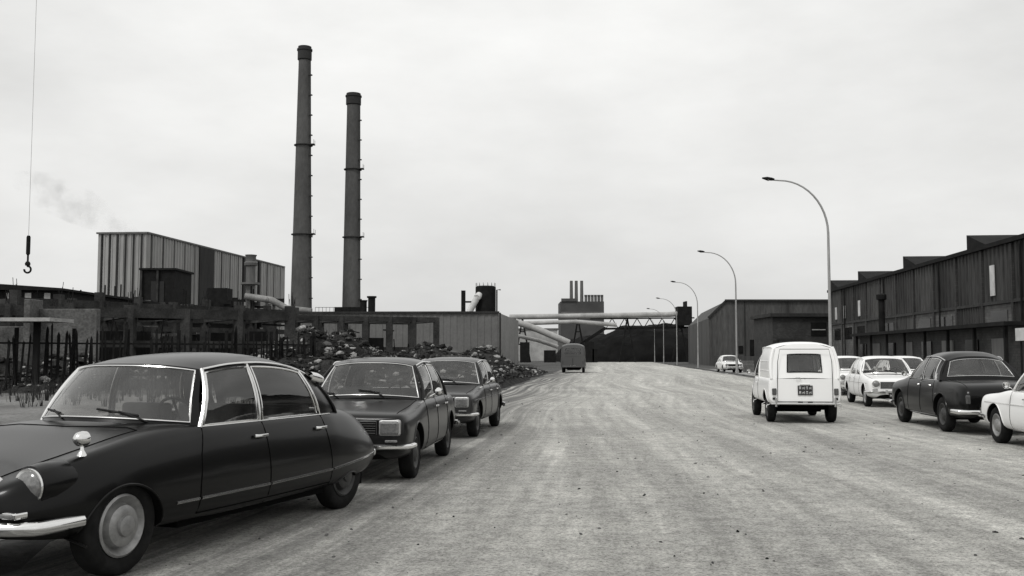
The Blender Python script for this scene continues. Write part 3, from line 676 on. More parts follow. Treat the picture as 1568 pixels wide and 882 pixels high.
    ad=N(n,'ShaderNodeMath',operation='ADD'); L(mid.outputs[0],ad.inputs[0]); L(fine.outputs[0],ad.inputs[1])
    ad2=N(n,'ShaderNodeMath',operation='ADD'); L(ad.outputs[0],ad2.inputs[0]); L(t3,ad2.inputs[1])
    bp=N(n,'ShaderNodeBump',Strength=0.8,Distance=0.03); L(ad2.outputs[0],bp.inputs['Height']); L(bp.outputs[0],b.inputs['Normal'])
    L(b.outputs[0],out.inputs[0]); return m
G=MB(); G.add([(-1500,-200,0),(1500,-200,0),(1500,3000,0),(-1500,3000,0)],[(0,1,2,3)]); G.obj('ground',ground_mat())
road=MB()
lef=[];rig=[]
for i in range(241):
    s_=-12+i*(222/240); lef.append((-4.1+0.5*noise.noise((s_*0.15,0,0))+0.35*noise.noise((s_*0.7,3,0)),s_,0.008)); rig.append((9.0+0.3*noise.noise((s_*0.2,9,0)),s_,0.008))
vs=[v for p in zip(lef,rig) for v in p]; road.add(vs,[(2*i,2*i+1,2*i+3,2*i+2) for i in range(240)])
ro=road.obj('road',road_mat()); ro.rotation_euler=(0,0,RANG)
ys=MB(); ys.add([(9.1,-10,0.004),(21.5,-10,0.004),(21.5,100,0.004),(9.1,100,0.004)],[(0,1,2,3)])
yo=ys.obj('yard',mat('yard_gravel',0.34,0.95,0,0.4,0.6,0.5,fine=0.4)); yo.rotation_euler=(0,0,RANG)
vg=MB(); lf=[];rg_=[]
for i in range(61):
    s_=2+i*0.55; lf.append((-26+3*noise.noise((s_*0.3,5,1)),s_,0.004)); rg_.append((-4.7+0.6*noise.noise((s_*0.4,5,7)),s_,0.004))
vs=[v for p in zip(lf,rg_) for v in p]; vg.add(vs,[(2*i,2*i+1,2*i+3,2*i+2) for i in range(60)])
vo_=vg.obj('verge',ground_mat('verge_gravel',0.16,0.28,0.38)); vo_.rotation_euler=(0,0,RANG)
kb=MB()
for i in range(50):
    s0=8+i*3.0
    if i%9==5: continue
    kb.box(9.25,9.42,s0,s0+2.98,-0.05,0.11)
ko=kb.obj('kerb',CONC,bevel=0.015); ko.rotation_euler=(0,0,RANG)
def stones(n,tr,sr,smin,smax,zf=lambda t,s:0.0,pw=1.0,nm=2,pk=4):
    b=MB(); base=bmesh.new(); bmesh.ops.create_icosphere(base,subdivisions=1,radius=1); bv=[v.co.copy() for v in base.verts]; bf=[[v.index for v in f.verts] for f in base.faces]; base.free()
    for _ in range(n):
        t=random.uniform(*tr); s_=sr[0]+(sr[1]-sr[0])*random.random()**pw; r=smin+(smax-smin)*random.random()**pk
        p=Vector(rf(t,s_)); p.z=zf(t,s_); sc=Vector((random.uniform(.6,1.5),random.uniform(.5,1.2),random.uniform(.3,.8)))*r
        R_=Matrix.Rotation(random.uniform(0,6.28),3,'Z')@Matrix.Rotation(random.uniform(-.7,.7),3,'X')
        k=random.random()*50
        b.add([p+R_@Vector((v.x*sc.x*(1+.5*noise.noise(v*1.7+Vector((k,0,0)))),v.y*sc.y*(1+.5*noise.noise(v*1.9+Vector((0,k,0)))),v.z*sc.z))+Vector((0,0,sc.z*0.4)) for v in bv],bf,random.choice((0,1,1,1,2)) if nm==3 else random.choice((0,0,1)))
    return b
stones(2600,(-4,9),(3.5,40),0.003,0.020,lambda t,s:0.008,1.8,pk=6).obj('gravel',[ROCK,SOIL])
ROCKB=mat('rubble_bright',0.32,0.95,0,0.6,0.9,0.5,fine=0.3)
def mound(name,t0,t1,s0,s1,h,nrock,rmax,seed,res=0.5,rockmin=0.05):
    def zf(t,s_):
        u=(t-t0)/(t1-t0)*2-1; v=(s_-s0)/(s1-s0)*2-1
        e=max(0,1-abs(u)**2.2)*max(0,1-abs(v)**4)
        nn=0.55+0.8*noise.fractal(Vector((t*0.28+seed,s_*0.16,seed)),0.9,2.1,4)
        return -0.05+h*e*max(0.10,nn)+0.14*e*noise.noise((t*1.7,s_*1.7,seed))
    nx=max(4,int((t1-t0)/res)); ny=max(4,int((s1-s0)/res)); b=MB()
    vs=[]
    for j in range(ny+1):
        for i in range(nx+1):
            t=t0+(t1-t0)*i/nx; s_=s0+(s1-s0)*j/ny; vs.append(rf(t,s_,zf(t,s_)))
    b.add(vs,[(j*(nx+1)+i,j*(nx+1)+i+1,(j+1)*(nx+1)+i+1,(j+1)*(nx+1)+i) for j in range(ny) for i in range(nx)],1)
    r=stones(nrock,(t0+0.05*(t1-t0),t1-0.05*(t1-t0)),(s0,s1),rockmin,rmax,zf,nm=3,pk=3)
    o=len(b.v); b.v+=r.v; b.f+=[[i+o for i in f] for f in r.f]; b.m+=r.m
    for _ in range(nrock//40):
        t=random.uniform(t0+1,t1-1); s_=random.uniform(s0+1,s1-1); p=Vector(rf(t,s_,zf(t,s_)+0.05)); a=random.uniform(0,6.28)
        q=p+Vector((math.cos(a),math.sin(a),random.uniform(-.15,.25)))*random.uniform(.3,1.2); b.beam(p,q,random.choice((.05,.12,.3)),.05,random.choice((0,1,1)))
    # dead bramble tufts growing on the heap
    for _ in range(nrock//6):
        t=random.uniform(t0+.5,t1-.5); s_=random.uniform(s0+.5,s1-.5); p=Vector(rf(t,s_,zf(t,s_))); hh=random.uniform(.15,.5)
        for k in range(7):
            a=random.uniform(0,6.28); d=Vector((math.cos(a),math.sin(a),0)); q=p+d*random.uniform(0,.2); w=d.cross(Vector((0,0,1)))*0.016
            b.add([q-w,q+w,q+d*hh*0.7*random.random()+Vector((0,0,hh*random.uniform(.5,1)))],[(0,1,2)],3)
    b.obj(name,[ROCK,SOIL,ROCKB,WEED])
mound('rubble_heap',-10.5,-4.3,28,82,1.85,3400,0.22,3.1)
mound('rubble_heap',-20,-8,42,60,2.7,3800,0.24,8.4,0.5)
mound('rubble_heap',-32,-20,36,50,1.9,2400,0.24,5.7,0.5)
mound('rubble_heap',-8,-4.6,17,31,0.5,700,0.12,1.2,0.35,0.03)
wd=MB()
for _ in range(1000):
    t=random.uniform(-24,-4.6); s_=random.uniform(26,70); p=Vector(rf(t,s_)); hh=random.uniform(.12,.6)*(1 if t>-12 else 1.8)
    for k in range(8):
        a=random.uniform(0,6.28); d=Vector((math.cos(a),math.sin(a),0)); q=p+d*random.uniform(0,.15); w=d.cross(Vector((0,0,1)))*0.014
        wd.add([q-w,q+w,q+d*hh*0.4*random.random()+Vector((0,0,hh))],[(0,1,2)])
wd.obj('weeds',WEED)
# ------------------------------------------------------------------ fence
fe=MB(); A=Vector((-22.5,36,0)); B=Vector((-9.2,46.5,0)); L=(B-A).length; d=(B-A)/L; nn=Vector((d.y,-d.x,0)); x=0
while x<L:
    gap=noise.noise((x*0.5,4,0))
    if random.random()<0.95 and gap>-0.35:
        hh=random.uniform(2.0,2.8)*(0.92+0.25*noise.noise((x*0.4,0,0))); lean=random.uniform(-.15,.15); w=random.uniform(.025,.06); p=A+d*x; q=p+d*lean+nn*random.uniform(-.05,.05)+Vector((0,0,hh))
        fe.beam(p,q,w*2,0.03); fe.add([q-d*w,q+d*w,q+Vector((0,0,0.16))],[(0,1,2)])
    x+=random.uniform(0.12,0.24)
for z in (0.6,1.9): fe.beam(A+Vector((0,0,z))-nn*0.05,B+Vector((0,0,z))-nn*0.05,0.05,0.07)
for i in range(9):
    p=A+d*(L*i/8)-nn*0.12; fe.beam(p,p+Vector((0,0,2.5)),0.12,0.12)
fe.obj('paling_fence',WOOD)
# ------------------------------------------------------------------ unfinished concrete works (left)
def frame(name,A,B,z,cols,cw,bh,mats,extra=0,deep=7,wall=0.0,z2=None,clut=3):
    A=Vector((A[0],A[1],0));B=Vector((B[0],B[1],0));L=(B-A).length;d=(B-A)/L;nn=Vector((d.y,-d.x,0)); b=MB()
    for row in (0,-deep):
        for i in range(cols):
            p=A+d*(L*i/(cols-1))+nn*row; hh=z+(random.uniform(0.0,extra) if extra else 0)
            b.beam(p,p+Vector((0,0,hh)),cw,cw)
            if extra and random.random()<0.7:
                for k in range(4): q=p+Vector((random.uniform(-.15,.15),random.uniform(-.15,.15),hh)); b.tube([q,q+Vector((random.uniform(-.1,.1),0,random.uniform(.3,.8)))],0.018,1,4)
        b.beam(A+nn*(row+0.003)+Vector((0,0,z-bh/2)),B+nn*(row+0.003)+Vector((0,0,z-bh/2)),cw*0.8,bh)
        if z2: b.beam(A+nn*(row+0.003)+Vector((0,0,z2)),B+nn*(row+0.003)+Vector((0,0,z2)),cw*0.7,bh*0.7)
    for i in range(cols):
        p=A+d*(L*i/(cols-1)); b.beam(p-nn*0.3+Vector((0,0,z-bh/2-0.01)),p-nn*(deep-0.3)+Vector((0,0,z-bh/2-0.01)),cw*0.7,bh*0.8)
    if wall:
        x=0
        while x<L-1:
            w=random.uniform(1.5,3.5); h=wall*random.uniform(0.55,1.0); p=A-nn*deep*0.6+d*x; q=A-nn*deep*0.6+d*min(L,x+w)
            if random.random()<0.85: b.beam(p+Vector((0,0,h/2)),q+Vector((0,0,h/2)),0.2,h,random.choice((0,1,1,1)))
            x+=w+0.02
    for _ in range(int(L*clut)):
        p=A+d*random.uniform(0,L)-nn*random.uniform(0.2,deep); k=random.random()
        if k<0.5: b.tube([p,p+d*random.uniform(-.5,.5)+Vector((0,0,random.uniform(.8,z)))],0.04,1,5)
        elif k<0.8: zz=random.uniform(.3,z-.3); b.beam(p+Vector((0,0,zz)),p+d*random.uniform(.6,2.4)+Vector((0,0,zz+random.uniform(-.1,.1))),0.06,random.uniform(.06,.3),random.choice((0,1,1,2)))
        else: b.beam(p+Vector((0,0,.4)),p+d*random.uniform(.5,1.5)+Vector((0,0,.4)),0.5,random.uniform(.3,1.1),random.choice((0,1,2)))
    b.obj(name,mats)
frame('concrete_frame',(-27,47),(-12.5,56),3.85,7,0.5,0.5,[CONCD,STEELD,CONC],0.35,7,3.0,2.0,5)
frame('concrete_frame',(-13.5,60.5),(-4.9,64.5),3.85,7,0.38,0.32,[CONCD,STEELD,CONCD],0.0,5,2.6,None,2)
frame('concrete_frame',(-30,60),(-17,78),4.9,9,0.5,0.5,[CONCD,STEELD,CONC],0.6,8,4.2,3.2,5)
cw_=MB(); cw_.box(-30,-21.5,44,44.4,0,2.7); cw_.box(-21.2,-18.6,44.6,45.0,0,3.5); cw_.box(-21.5,-21.21,43.8,45,0,3.9); cw_.box(-24.2,-23.7,43.5,43.98,0,3.3)
cw_.obj('concrete_wall',CONC,bevel=0.03)
sl=MB(); sl.box(-22.5,-17.6,37.9,40.0,2.72,2.86); sl.box(-21.2,-21,38.7,38.9,0,2.72,1); sl.box(-18.6,-18.4,38.7,38.9,0,2.72,1); sl.obj('site_shelter',[STEELL,STEELD])
wk=MB(); wk.box(-56,-40,88,110,0,7.1,0); 
wk.add([(-56,87.5,8.4),(-39.6,87.5,7.3),(-39.6,112,7.3),(-56,112,8.4),(-56,87.5,7.25),(-39.6,87.5,7.1),(-39.6,112,7.1),(-56,112,7.25)],[(0,1,2,3),(4,5,1,0),(5,6,2,1),(4,7,6,5),(0,3,7,4)],0)
for i in range(9): x=-55+i*1.7; wk.box(x,x+0.55,87.93,87.98,5.2,6.9,1)
wk.obj('workshop_building',[STEELD,STEELL])
pl=MB(); random.seed(21)
pl.box(-56,-51.0,150,158,0,14.2,0); pl.box(-56.3,-50.7,149.7,158.3,14.2,14.5,0)
pl.box(-54.5,-52.5,149.9,149.99,9,12.5,1); pl.box(-56.1,-55.8,149.6,149.95,0,14.1,2); pl.box(-53.6,-53.3,149.6,149.88,0,14.1,2)
pl.box(-66,-62.5,150,156,0,10.2,0)
for x in range(-74,-38,3):
    pl.beam((x,150,0),(x,150,9.0+2*math.sin(x)),0.3,0.3)
for z in (5.5,7.5,9.2): pl.beam((-76,150,z),(-37,150,z-0.6),0.25,0.3)
for x in range(-74,-40,6): pl.beam((x,150.3,4),(x+3,150.3,9),0.2,0.2)
pl.box(-46,-43,150,153,8.5,11.5,0)
pl.box(-74,-38,151,156,0,7.8,0)
for i in range(110):
    x=random.uniform(-76,-36); z=random.uniform(4.5,9.3); w=random.uniform(.3,2.0); y=149.1+random.random()*0.5; pl.box(x,x+w,y,y+0.3,z,z+random.uniform(.2,1.0),random.choice((0,0,0,2,3)))
for i in range(14):
    x=random.uniform(-76,-38); pl.tube([(x,149.2,8),(x,149.2,random.uniform(10,12.6))],0.12,0,6)
pl.obj('process_plant',[STEELD,WIND,CONCD,SHEETM])
vt=MB(); vt.lathe([(0.7,0),(0.7,14.8),(0.95,14.9),(1.0,15.3),(0.8,15.5),(0.75,16.2),(0.9,16.5),(0.001,16.6)],TX(-39.5,150,0),0,20); vt.lathe([(0.001,12),(1.4,12),(1.4,12.3),(0.001,12.3)],TX(-39.5,150,0)); vt.obj('vent_stack',[SHEETM],smooth=True)
pp=MB(); pp.tube([(-40,149,10.2),(-36,149,9.6),(-33.6,149,8.3),(-30,149,7.9)],0.5,0,14); pp.tube([(-42,148.5,8),(-30,148.5,6.2)],0.3,0,10)
for x in(-40,-36,-32): pp.beam((x,149,0),(x,149,9.3 if x<-34 else 7.5),0.25,0.25)
pp.obj('pipe_run',[mat('pipe_grey',0.22,0.6,0,0.4,0.5,fine=0.3)],smooth=True)
# ------------------------------------------------------------------ power house
ph=MB(); H_=30
A=(-98.2,235);Bc=(-86.3,234);C=(-75,327)
ph.corrug(A,Bc,0,H_,H_,0.9,0.15,0); ph.corrug(Bc,C,0,H_,H_,1.5,0.25,0)
ph.add([(-98.2,235,H_),(-86.3,234,H_),(-75,327,H_),(-87,329,H_)],[(0,1,2,3)],1); ph.add([(-98.2,235,0),(-87,329,0),(-87,329,H_),(-98.2,235,H_)],[(0,1,2,3)],0)
ph.add([(-75,327,0),(-87,329,0),(-87,329,H_),(-75,327,H_)],[(0,1,2,3)],0)
def onwall(P,Q,a,b,z0,z1,off,mi):
    P=Vector((P[0],P[1],0));Q=Vector((Q[0],Q[1],0));d=(Q-P).normalized();nn=Vector((d.y,-d.x,0))
    p=P+d*a;q=P+d*b; ph.add([p+Vector((0,0,z0)),q+Vector((0,0,z0)),q+Vector((0,0,z1)),p+Vector((0,0,z1)),p+nn*off+Vector((0,0,z0)),q+nn*off+Vector((0,0,z0)),q+nn*off+Vector((0,0,z1)),p+nn*off+Vector((0,0,z1))],[(4,5,6,7),(0,4,7,3),(1,2,6,5),(3,7,6,2),(0,1,5,4)],mi)
onwall(Bc,C,28,37,0,H_-0.05,0.6,1)
onwall(Bc,C,-0.3,93,H_,H_+0.4,0.5,2); onwall(A,Bc,-0.3,12.2,H_,H_+0.4,0.5,2)
for i in range(6): onwall(A,Bc,0.9+i*1.95,1.2+i*1.95,0,H_-0.1,0.45,1)
for i in range(16):
    if i in (5,6): continue
    onwall(Bc,C,2+i*5.8,2.3+i*5.8,0,H_-0.1,0.4,2)
onwall(Bc,C,58,60,0,H_-0.1,0.5,1); onwall(Bc,C,70,71,0,H_-0.1,0.5,1)
ph.obj('power_house',[mat('cladding_light',0.33,0.6,0,0.2,0.08,fine=0.12,stretch=(1,1,0.25)),SHEETD,SHEETM])
# ------------------------------------------------------------------ chimneys
def chimney(x,y,H,rb,rt,plats,nring):
    c=MB(); M=TX(x,y,0); prof=[]
    for i in range(33):
        t=i/32; prof.append((rb+(rt-rb)*min(1,t*1.02),H*t*0.965))
    c.lathe(prof,M,0,40)
    c.lathe([(rt,H*0.955),(rt+0.28,H*0.958),(rt+0.28,H*0.985),(rt+0.45,H*0.987),(rt+0.45,H*0.992),(rt+0.18,H*0.993),(rt+0.18,H),(rt-0.3,H),(rt-0.3,H*0.96)],M,1,40)
    for f in plats:
        r=rb+(rt-rb)*f; c.lathe([(r,H*f),(r+0.4,H*f),(r+0.4,H*f+0.2),(r,H*f+0.2)],M,1,30)
        c.box(x+r*0.8,x+r+1.1,y-r*0.9,y-0.2,H*f,H*f+0.25,1)
        for (dx,dy) in ((1.05,-r*0.9),(1.05,-0.25)): c.beam((x+r+dx-0.05,y+dy+0.05,H*f+0.25),(x+r+dx-0.05,y+dy+0.05,H*f+1.3),0.08,0.08,1)
    ca,sa=math.cos(rad(-25)),math.sin(rad(-25))
    p0=Vector((x+(rb+0.35)*ca,y+(rb+0.35)*sa,0)); p1=Vector((x+(rt+0.35)*ca,y+(rt+0.35)*sa,H*0.97))
    c.tube([p0,p1],0.10,1,5)
    for k in range(nring):
        q=p0.lerp(p1,(k+1)/(nring+1)); c.beam(q-Vector((0.3,0,0)),q+Vector((0.4,-0.1,0)),0.5,0.28,1)
    c.obj('factory_chimney',[CHIM,CHIMD],smooth=True)
chimney(-53.0,250,80,2.9,1.5,(0.395,0.68),14)
chimney(-42.0,260,70.5,2.55,1.7,(0.455,0.71),12)
cb=MB(); cb.box(-49,-36,248,262,0,12.0,0); cb.box(-45.0,-37.5,252,256,12,13.5,0); cb.lathe([(0.9,0),(0.9,15.5),(1.2,15.6),(1.2,16),(0.3,16)],TX(-35,248,0)); cb.lathe([(0.8,0),(0.8,14.5),(1.0,15)],TX(-37,248,0))
for k in range(16): cb.beam((-49+k*0.9,247.8,12),(-49+k*0.9,247.8,13.2),0.08,0.08)
cb.beam((-49,247.8,13.2),(-35,247.8,13.2),0.1,0.1)
cb.obj('boiler_annex',[STEELD])
# ------------------------------------------------------------------ long low hall and silo (centre)
lh=MB(); lh.corrug((-26,120),(-1.6,118),0,6.5,6.4,0.8,0.06,0); lh.corrug((-1.6,118),(0.9,146),0,6.4,6.4,0.8,0.06,1)
lh.add([(-26,120,6.5),(-1.6,118,6.4),(0.9,146,6.4),(-24,148,6.5)],[(0,1,2,3)],2)
lh.beam((-26,119.8,6.5),(-1.5,117.8,6.45),0.15,0.25,2); lh.box(-1.5,-1.3,117.6,117.8,0,6.4,2)
lh.obj('low_hall',[mat('hall_sheet',0.14,0.7,0,0.15,0.3,fine=0.15),mat('hall_sheet_end',0.24,0.7,0,0.15,0.3,fine=0.15),SHEETD])
si=MB(); si.lathe([(1.35,0),(1.35,10.4),(1.1,10.55),(0.001,10.6)],TX(-3.5,132,0),0,28)
si.box(-6.7,-6.15,131,131.6,0,9.9,0); si.box(-6.14,-5.2,131,131.6,8.3,8.5,0)
for k in range(14): a=k*6.283/14; si.tube([(-3.5+1.3*math.cos(a),132+1.3*math.sin(a),10.4),(-3.5+1.3*math.cos(a),132+1.3*math.sin(a),10.95)],0.03,0,4)
si.tube([(-2.0,131.3,0),(-2.0,131.3,10.0),(-1.5,131.3,10.0)],0.1,0,6)
si.obj('silo',[STEELD],smooth=True)
ch=MB(); ch.tube([(-5.9,130.4,6.4),(-4.6,130.4,8.9)],0.42,0,14); ch.tube([(-4.6,130.4,8.9),(-4.3,131,9.3)],0.46,0,14); ch.obj('discharge_chute',WINW,smooth=True)
# ------------------------------------------------------------------ conveyor pipes
cv=MB(); 
cv.tube([(-0.5,190,8.6),(12,190,8.8),(30,190,9.1),(34,190,9.4)],0.5,0,14)
cv.tube([(-1,186,7.2),(12,186,7.6),(19.5,186,7.0)],0.4,0,12)
cv.tube([(0.5,150,6.4),(4,150,5.2),(8.6,150,3.2)],0.5,0,14); cv.tube([(0.5,152,4.4),(4,152,3.6),(7,152,2.6)],0.3,0,12)
cv.obj('overhead_pipe',[STEELL],smooth=True)
tr=MB()
for x0,x1 in((18,34),):
    x=x0
    while x<x1:
        tr.beam((x,191,6.4),(x+1.2,191,8.4),0.12,0.15); tr.beam((x+1.2,191,8.4),(x+2.4,191,6.4),0.12,0.15); x+=2.4
    tr.beam((x0,191,6.4),(x1,191,6.7),0.3,0.4); tr.beam((x0-3,191,8.3),(x1+1,191,8.5),0.2,0.25)
for x in (2,12.6,22,32):
    tr.beam((x-1.5,190,0),(x,190,8.3),0.3,0.3); tr.beam((x+1.5,190,0),(x,190,8.3),0.3,0.3); tr.beam((x-0.9,190,3.4),(x+0.9,190,3.4),0.2,0.2); tr.beam((x-0.5,190,5.8),(x+0.5,190,5.8),0.2,0.2)
tr.beam((18,191,6.6),(11,191,2.0),0.5,0.6)
tr.box(31.5,34.2,189,192,7,10.6,0); tr.box(33,33.3,189,192,10.6,11.6,0); tr.beam((34,190,8),(36.5,190,4),0.2,0.3)
for x in (1.5,6,9,13.5,15): tr.box(x,x+random.uniform(.8,2.2),186,188,0,random.uniform(1.6,4.2),0)
tr.obj('conveyor_gantry',[STEELD])
lb=MB(); lb.box(-6,60,262,275,0,5.2,0); lb.box(-6.2,60.2,261.7,262,5.2,5.6,1); 
for i in range(18): lb.box(-4+i*3.5,-2.4+i*3.5,261.9,261.98,2.0,3.6,1)
lb.box(0,11,240,246,0,7.4,2); lb.box(-0.2,11.2,239.8,246.2,7.4,7.8,0)
lb.obj('stores_building',[SHEETM,SHEETD,STEELL])
def heap(name,cx,cy,rx,ry,h,m,seed,px=2.6):
    b=MB(); vs=[];nx=60;ny=30
    for j in range(ny+1):
        for i in range(nx+1):
            u=-1+2*i/nx;v=-1+2*j/ny; r=(abs(u)**px+abs(v)**2.2)
            z=h*max(0,1-r)**0.8*(1+0.10*noise.fractal(Vector((u*4+seed,v*4,0)),1,2,4)) -0.05
            vs.append((cx+u*rx,cy+v*ry,z))
    b.add(vs,[(j*(nx+1)+i,j*(nx+1)+i+1,(j+1)*(nx+1)+i+1,(j+1)*(nx+1)+i) for j in range(ny) for i in range(nx)]); b.obj(name,m)
heap('coal_heap',29.5,209,15.5,14,7.8,COAL,2); heap('coal_heap',18,211,10,14,5.6,COAL,5,2.0)
fp=MB(); fp.box(19.5,37,400,420,0,22.8,0); fp.box(19.8,26,399.5,400,22.8,24,0)
fp.box(19.6,36.9,399.7,399.95,18,18.6,1)
for x in(24.0,26.0,28.2): fp.lathe([(0.75,20),(0.6,31.3)],TX(x,402,0),1,12)
for i in range(6): fp.lathe([(0.55,20),(0.55,25.2)],TX(29.8+i*1.3,401,0),2,10); fp.box(29.2+i*1.3,30.3+i*1.3,400.4,401.6,24.9,25.5,0)
fp.obj('distant_power_station',[mat('haze_dark',0.06,0.8,0,0.3,0.1),SHEETM,SHEETM])
# ------------------------------------------------------------------ right side
def rbox(b,t0,t1,s0,s1,z0,z1,mi=0):
    vs=[rf(t,s_,z) for z in(z0,z1) for t,s_ in((t0,s0),(t1,s0),(t1,s1),(t0,s1))]
    b.add(vs,[(0,3,2,1),(4,5,6,7),(0,1,5,4),(1,2,6,5),(2,3,7,6),(3,0,4,7)],mi)
sh=MB(); T=22.8; Hs=7.75
S0,S1=22,104
def P2(t,s_): p=rf(t,s_); return (p[0],p[1])
random.seed(4)
s_=S0
while s_<S1:
    w=min(4.5,S1-s_); sh.corrug(P2(T,s_+w-0.1),P2(T,s_+0.1),4.5,Hs,Hs,0.55,0.07,random.choice((0,0,6)))
    k=random.choice((1,0,1,2,0)); 
    if k==0: sh.corrug(P2(T,s_+w),P2(T,s_),0,4.4,4.4,0.4,0.05,random.choice((0,6)))
    else:
        rbox(sh,T-0.02,T+0.2,s_,s_+w,0,4.4,1 if k==1 else 2)
        rbox(sh,T-0.06,T-0.03,s_+0.9,s_+w-1.1,2.9,4.0,5)
    rbox(sh,T-0.14,T+0.1,s_-0.12,s_+0.12,0,Hs-0.05,2); s_+=4.5
rbox(sh,T-0.12,T+0.1,S0,S1,4.38,4.56,2); rbox(sh,T-0.25,T+0.3,S0,S1,Hs,Hs+0.25,3)
rbox(sh,T+0.31,T+45,S0,S1,0,Hs-0.02,0)
for sb in (33.5,50.3,64.8,78.3,92.0,103.0):
    a=sb-3.2; z=Hs+0.255
    vs=[rf(T-0.1,sb,z),rf(T-0.1,sb,z+0.95),rf(T-0.1,a,z),rf(T+4,sb,z),rf(T+4,sb,z+0.95),rf(T+4,a,z)]
    sh.add(vs,[(0,1,2),(3,5,4),(0,3,4,1),(1,4,5,2)],3)
for sw,z0,z1 in ((60.5,4.9,6.7),(84.0,5.0,6.4),(91.5,4.9,6.3),(97,4.9,6.1),(100.5,4.9,6.1),(45,4.9,6.7)): rbox(sh,T-0.13,T-0.08,sw,sw+0.65,z0,z1,4)
for sw in (47.5,56.5,69.9,83.4,96.9): sh.tube([rf(T-0.22,sw,0),rf(T-0.22,sw,Hs-0.1)],0.06,3,6)
sh.obj('factory_shed',[SHEDM,BLOCK,BRICKD,STEELD,WINW,WIND,mat('shed_sheet_worn',0.065,0.8,0,0.6,0.6,fine=0.45,stretch=(1,1,0.12))])
an=MB(); rbox(an,17.6,22.6,46,74,2.75,2.93,3); rbox(an,18.2,22.5,46.3,73.7,0,2.74,0)
for i in range(8): rbox(an,17.8,17.95,46.5+i*3.8,46.65+i*3.8,0,2.75,3); rbox(an,18.12,18.19,47.2+i*3.5,48.9+i*3.5,0.2 if i%3 else 1.0,2.2,1 if i%2 else 2)
an.lathe([(0.22,0),(0.22,5.4),(0.36,5.45),(0.36,5.8),(0.1,5.9)],TX(*rf(20,74.5,0)),3,14)
an.obj('lean_to_annex',[BRICKD,WIND,SHEETM,STEELD])
sg=MB(); rbox(sg,16.3,16.36,39.7,41.5,2.0,2.5,0); 
for q in(39.9,41.2): rbox(sg,16.38,16.44,q,q+0.07,0,2.45,1)
sg.obj('notice_board',[WINW,STEELD])
yd=MB(); random.seed(9)
for _ in range(26):
    t=random.uniform(11.5,17); s_=random.uniform(46,95); w=random.uniform(.4,1.6); rbox(yd,t,t+w,s_,s_+random.uniform(.5,2.5),0,random.uniform(.3,1.4),random.choice((0,1,2)))
yd.obj('stacked_materials',[CONC,STEELD,WOOD],bevel=0.03)
gw=MB()
y0=130; prof=[(25.7,0),(25.7,6.2),(28.0,8.45),(43,8.45),(45.5,6.2),(45.5,0)]
n6=len(prof); vs=[(x,y0,z) for x,z in prof]+[(x+4,y0+38,z) for x,z in prof]
gw.add(vs,[tuple(range(n6))[::-1]]+[(i,i+1,i+1+n6,i+n6) for i in range(n6-1)],0)
for x in (30.3,36): gw.box(x,x+0.14,y0-0.12,y0-0.06,0,8.4,1)
i=0
while 26+i*0.7<45: 
    x=26+i*0.7; top=min(8.4,6.2+(x-25.7)*0.97,6.2+(45.5-x)*0.9); gw.box(x,x+0.1,y0-0.05,y0-0.003,0,top,0); i+=1
gw.box(27.8,43.2,y0-0.3,y0-0.1,8.4,8.65,1); gw.box(29.5,30.1,y0-0.1,y0-0.06,1.6,2.6,2); gw.box(31,34,y0-0.1,y0-0.06,0,3.4,2)
gw.beam((25.6,y0-0.1,6.25),(27.95,y0-0.1,8.5),0.2,0.25,1)
gw.obj('warehouse',[mat('warehouse_sheet',0.075,0.8,0,0.35,0.3,fine=0.3,stretch=(1,1,0.2)),SHEETD,WIND])
bh=MB(); bh.box(27.2,36.5,104,112,0,5.4,0); bh.box(26.9,36.9,103.6,112.4,5.4,5.75,1)
bh.box(31.2,32.8,103.93,103.99,3.4,4.8,2); bh.box(31.3,32.7,103.90,103.925,4.0,4.1,3); bh.box(27.9,28.9,103.93,103.99,0,2.6,2); bh.box(33.8,35.6,103.93,103.99,0.9,2.6,2)
bh.box(26.9,29.6,101.4,103.55,2.9,3.1,1); bh.box(27.0,27.2,101.5,101.7,0,2.9,1)
bh.obj('brick_office',[BRICKD,SHEETD,WIND,STEELL])
lw=MB(); rbox(lw,13.6,13.9,78,128,0,1.3,0); lw.obj('boundary_wall',[CONCD])
def lamp(x,y):
    e=MB(); c=RR*-1
    pts=[Vector((0,0,0)),Vector((0,0,1.1)),Vector((0,0,1.12)),Vector((0,0,4)),Vector((0,0,6.6))]; rs=[0.10,0.10,0.075,0.062,0.052]
    for i in range(1,13):
        a=rad(90*i/12); pts.append(c*(2.0*(1-math.cos(a)))+Vector((0,0,6.6+2.3*math.sin(a)))); rs.append(0.05-0.0015*i)
    pts.append(c*2.3+Vector((0,0,8.93))); rs.append(0.03)
    e.M=Matrix.Translation((x,y,0)); e.tube(pts,rs,0,10)
    h=c*2.2+Vector((0,0,8.95)); tip=c*2.72+Vector((0,0,9.02))
    e.tube([h,h.lerp(tip,0.2),h.lerp(tip,0.6),tip],[0.04,0.07,0.085,0.03],1,10)
    q=h.lerp(tip,0.5); e.lathe([(0.001,-0.10),(0.06,-0.08),(0.07,-0.03)],Matrix.Translation(q),2,12)
    e.obj('street_lamp',[POLE,STEELD,LENS],smooth=True)
for k in range(6): 
    p=Vector((13.45,42.1,0))+RU*(30.3*k); lamp(p.x,p.y)
cr=MB(); cx,cy=-14.65,30.0
cr.tube([(cx,cy,5.0),(cx+0.01,cy,22)],0.006,0,5)
cr.tube([(cx,cy,4.45),(cx,cy,4.5),(cx,cy,5.0),(cx,cy,5.05)],[0.03,0.06,0.06,0.04],1,12)
cr.tube([(cx,cy,4.5),(cx,cy,4.2)],0.03,1,8); cr.lathe([(0.001,4.12),(0.07,4.14),(0.08,4.2),(0.05,4.26)],TX(cx,cy,0),1,14)
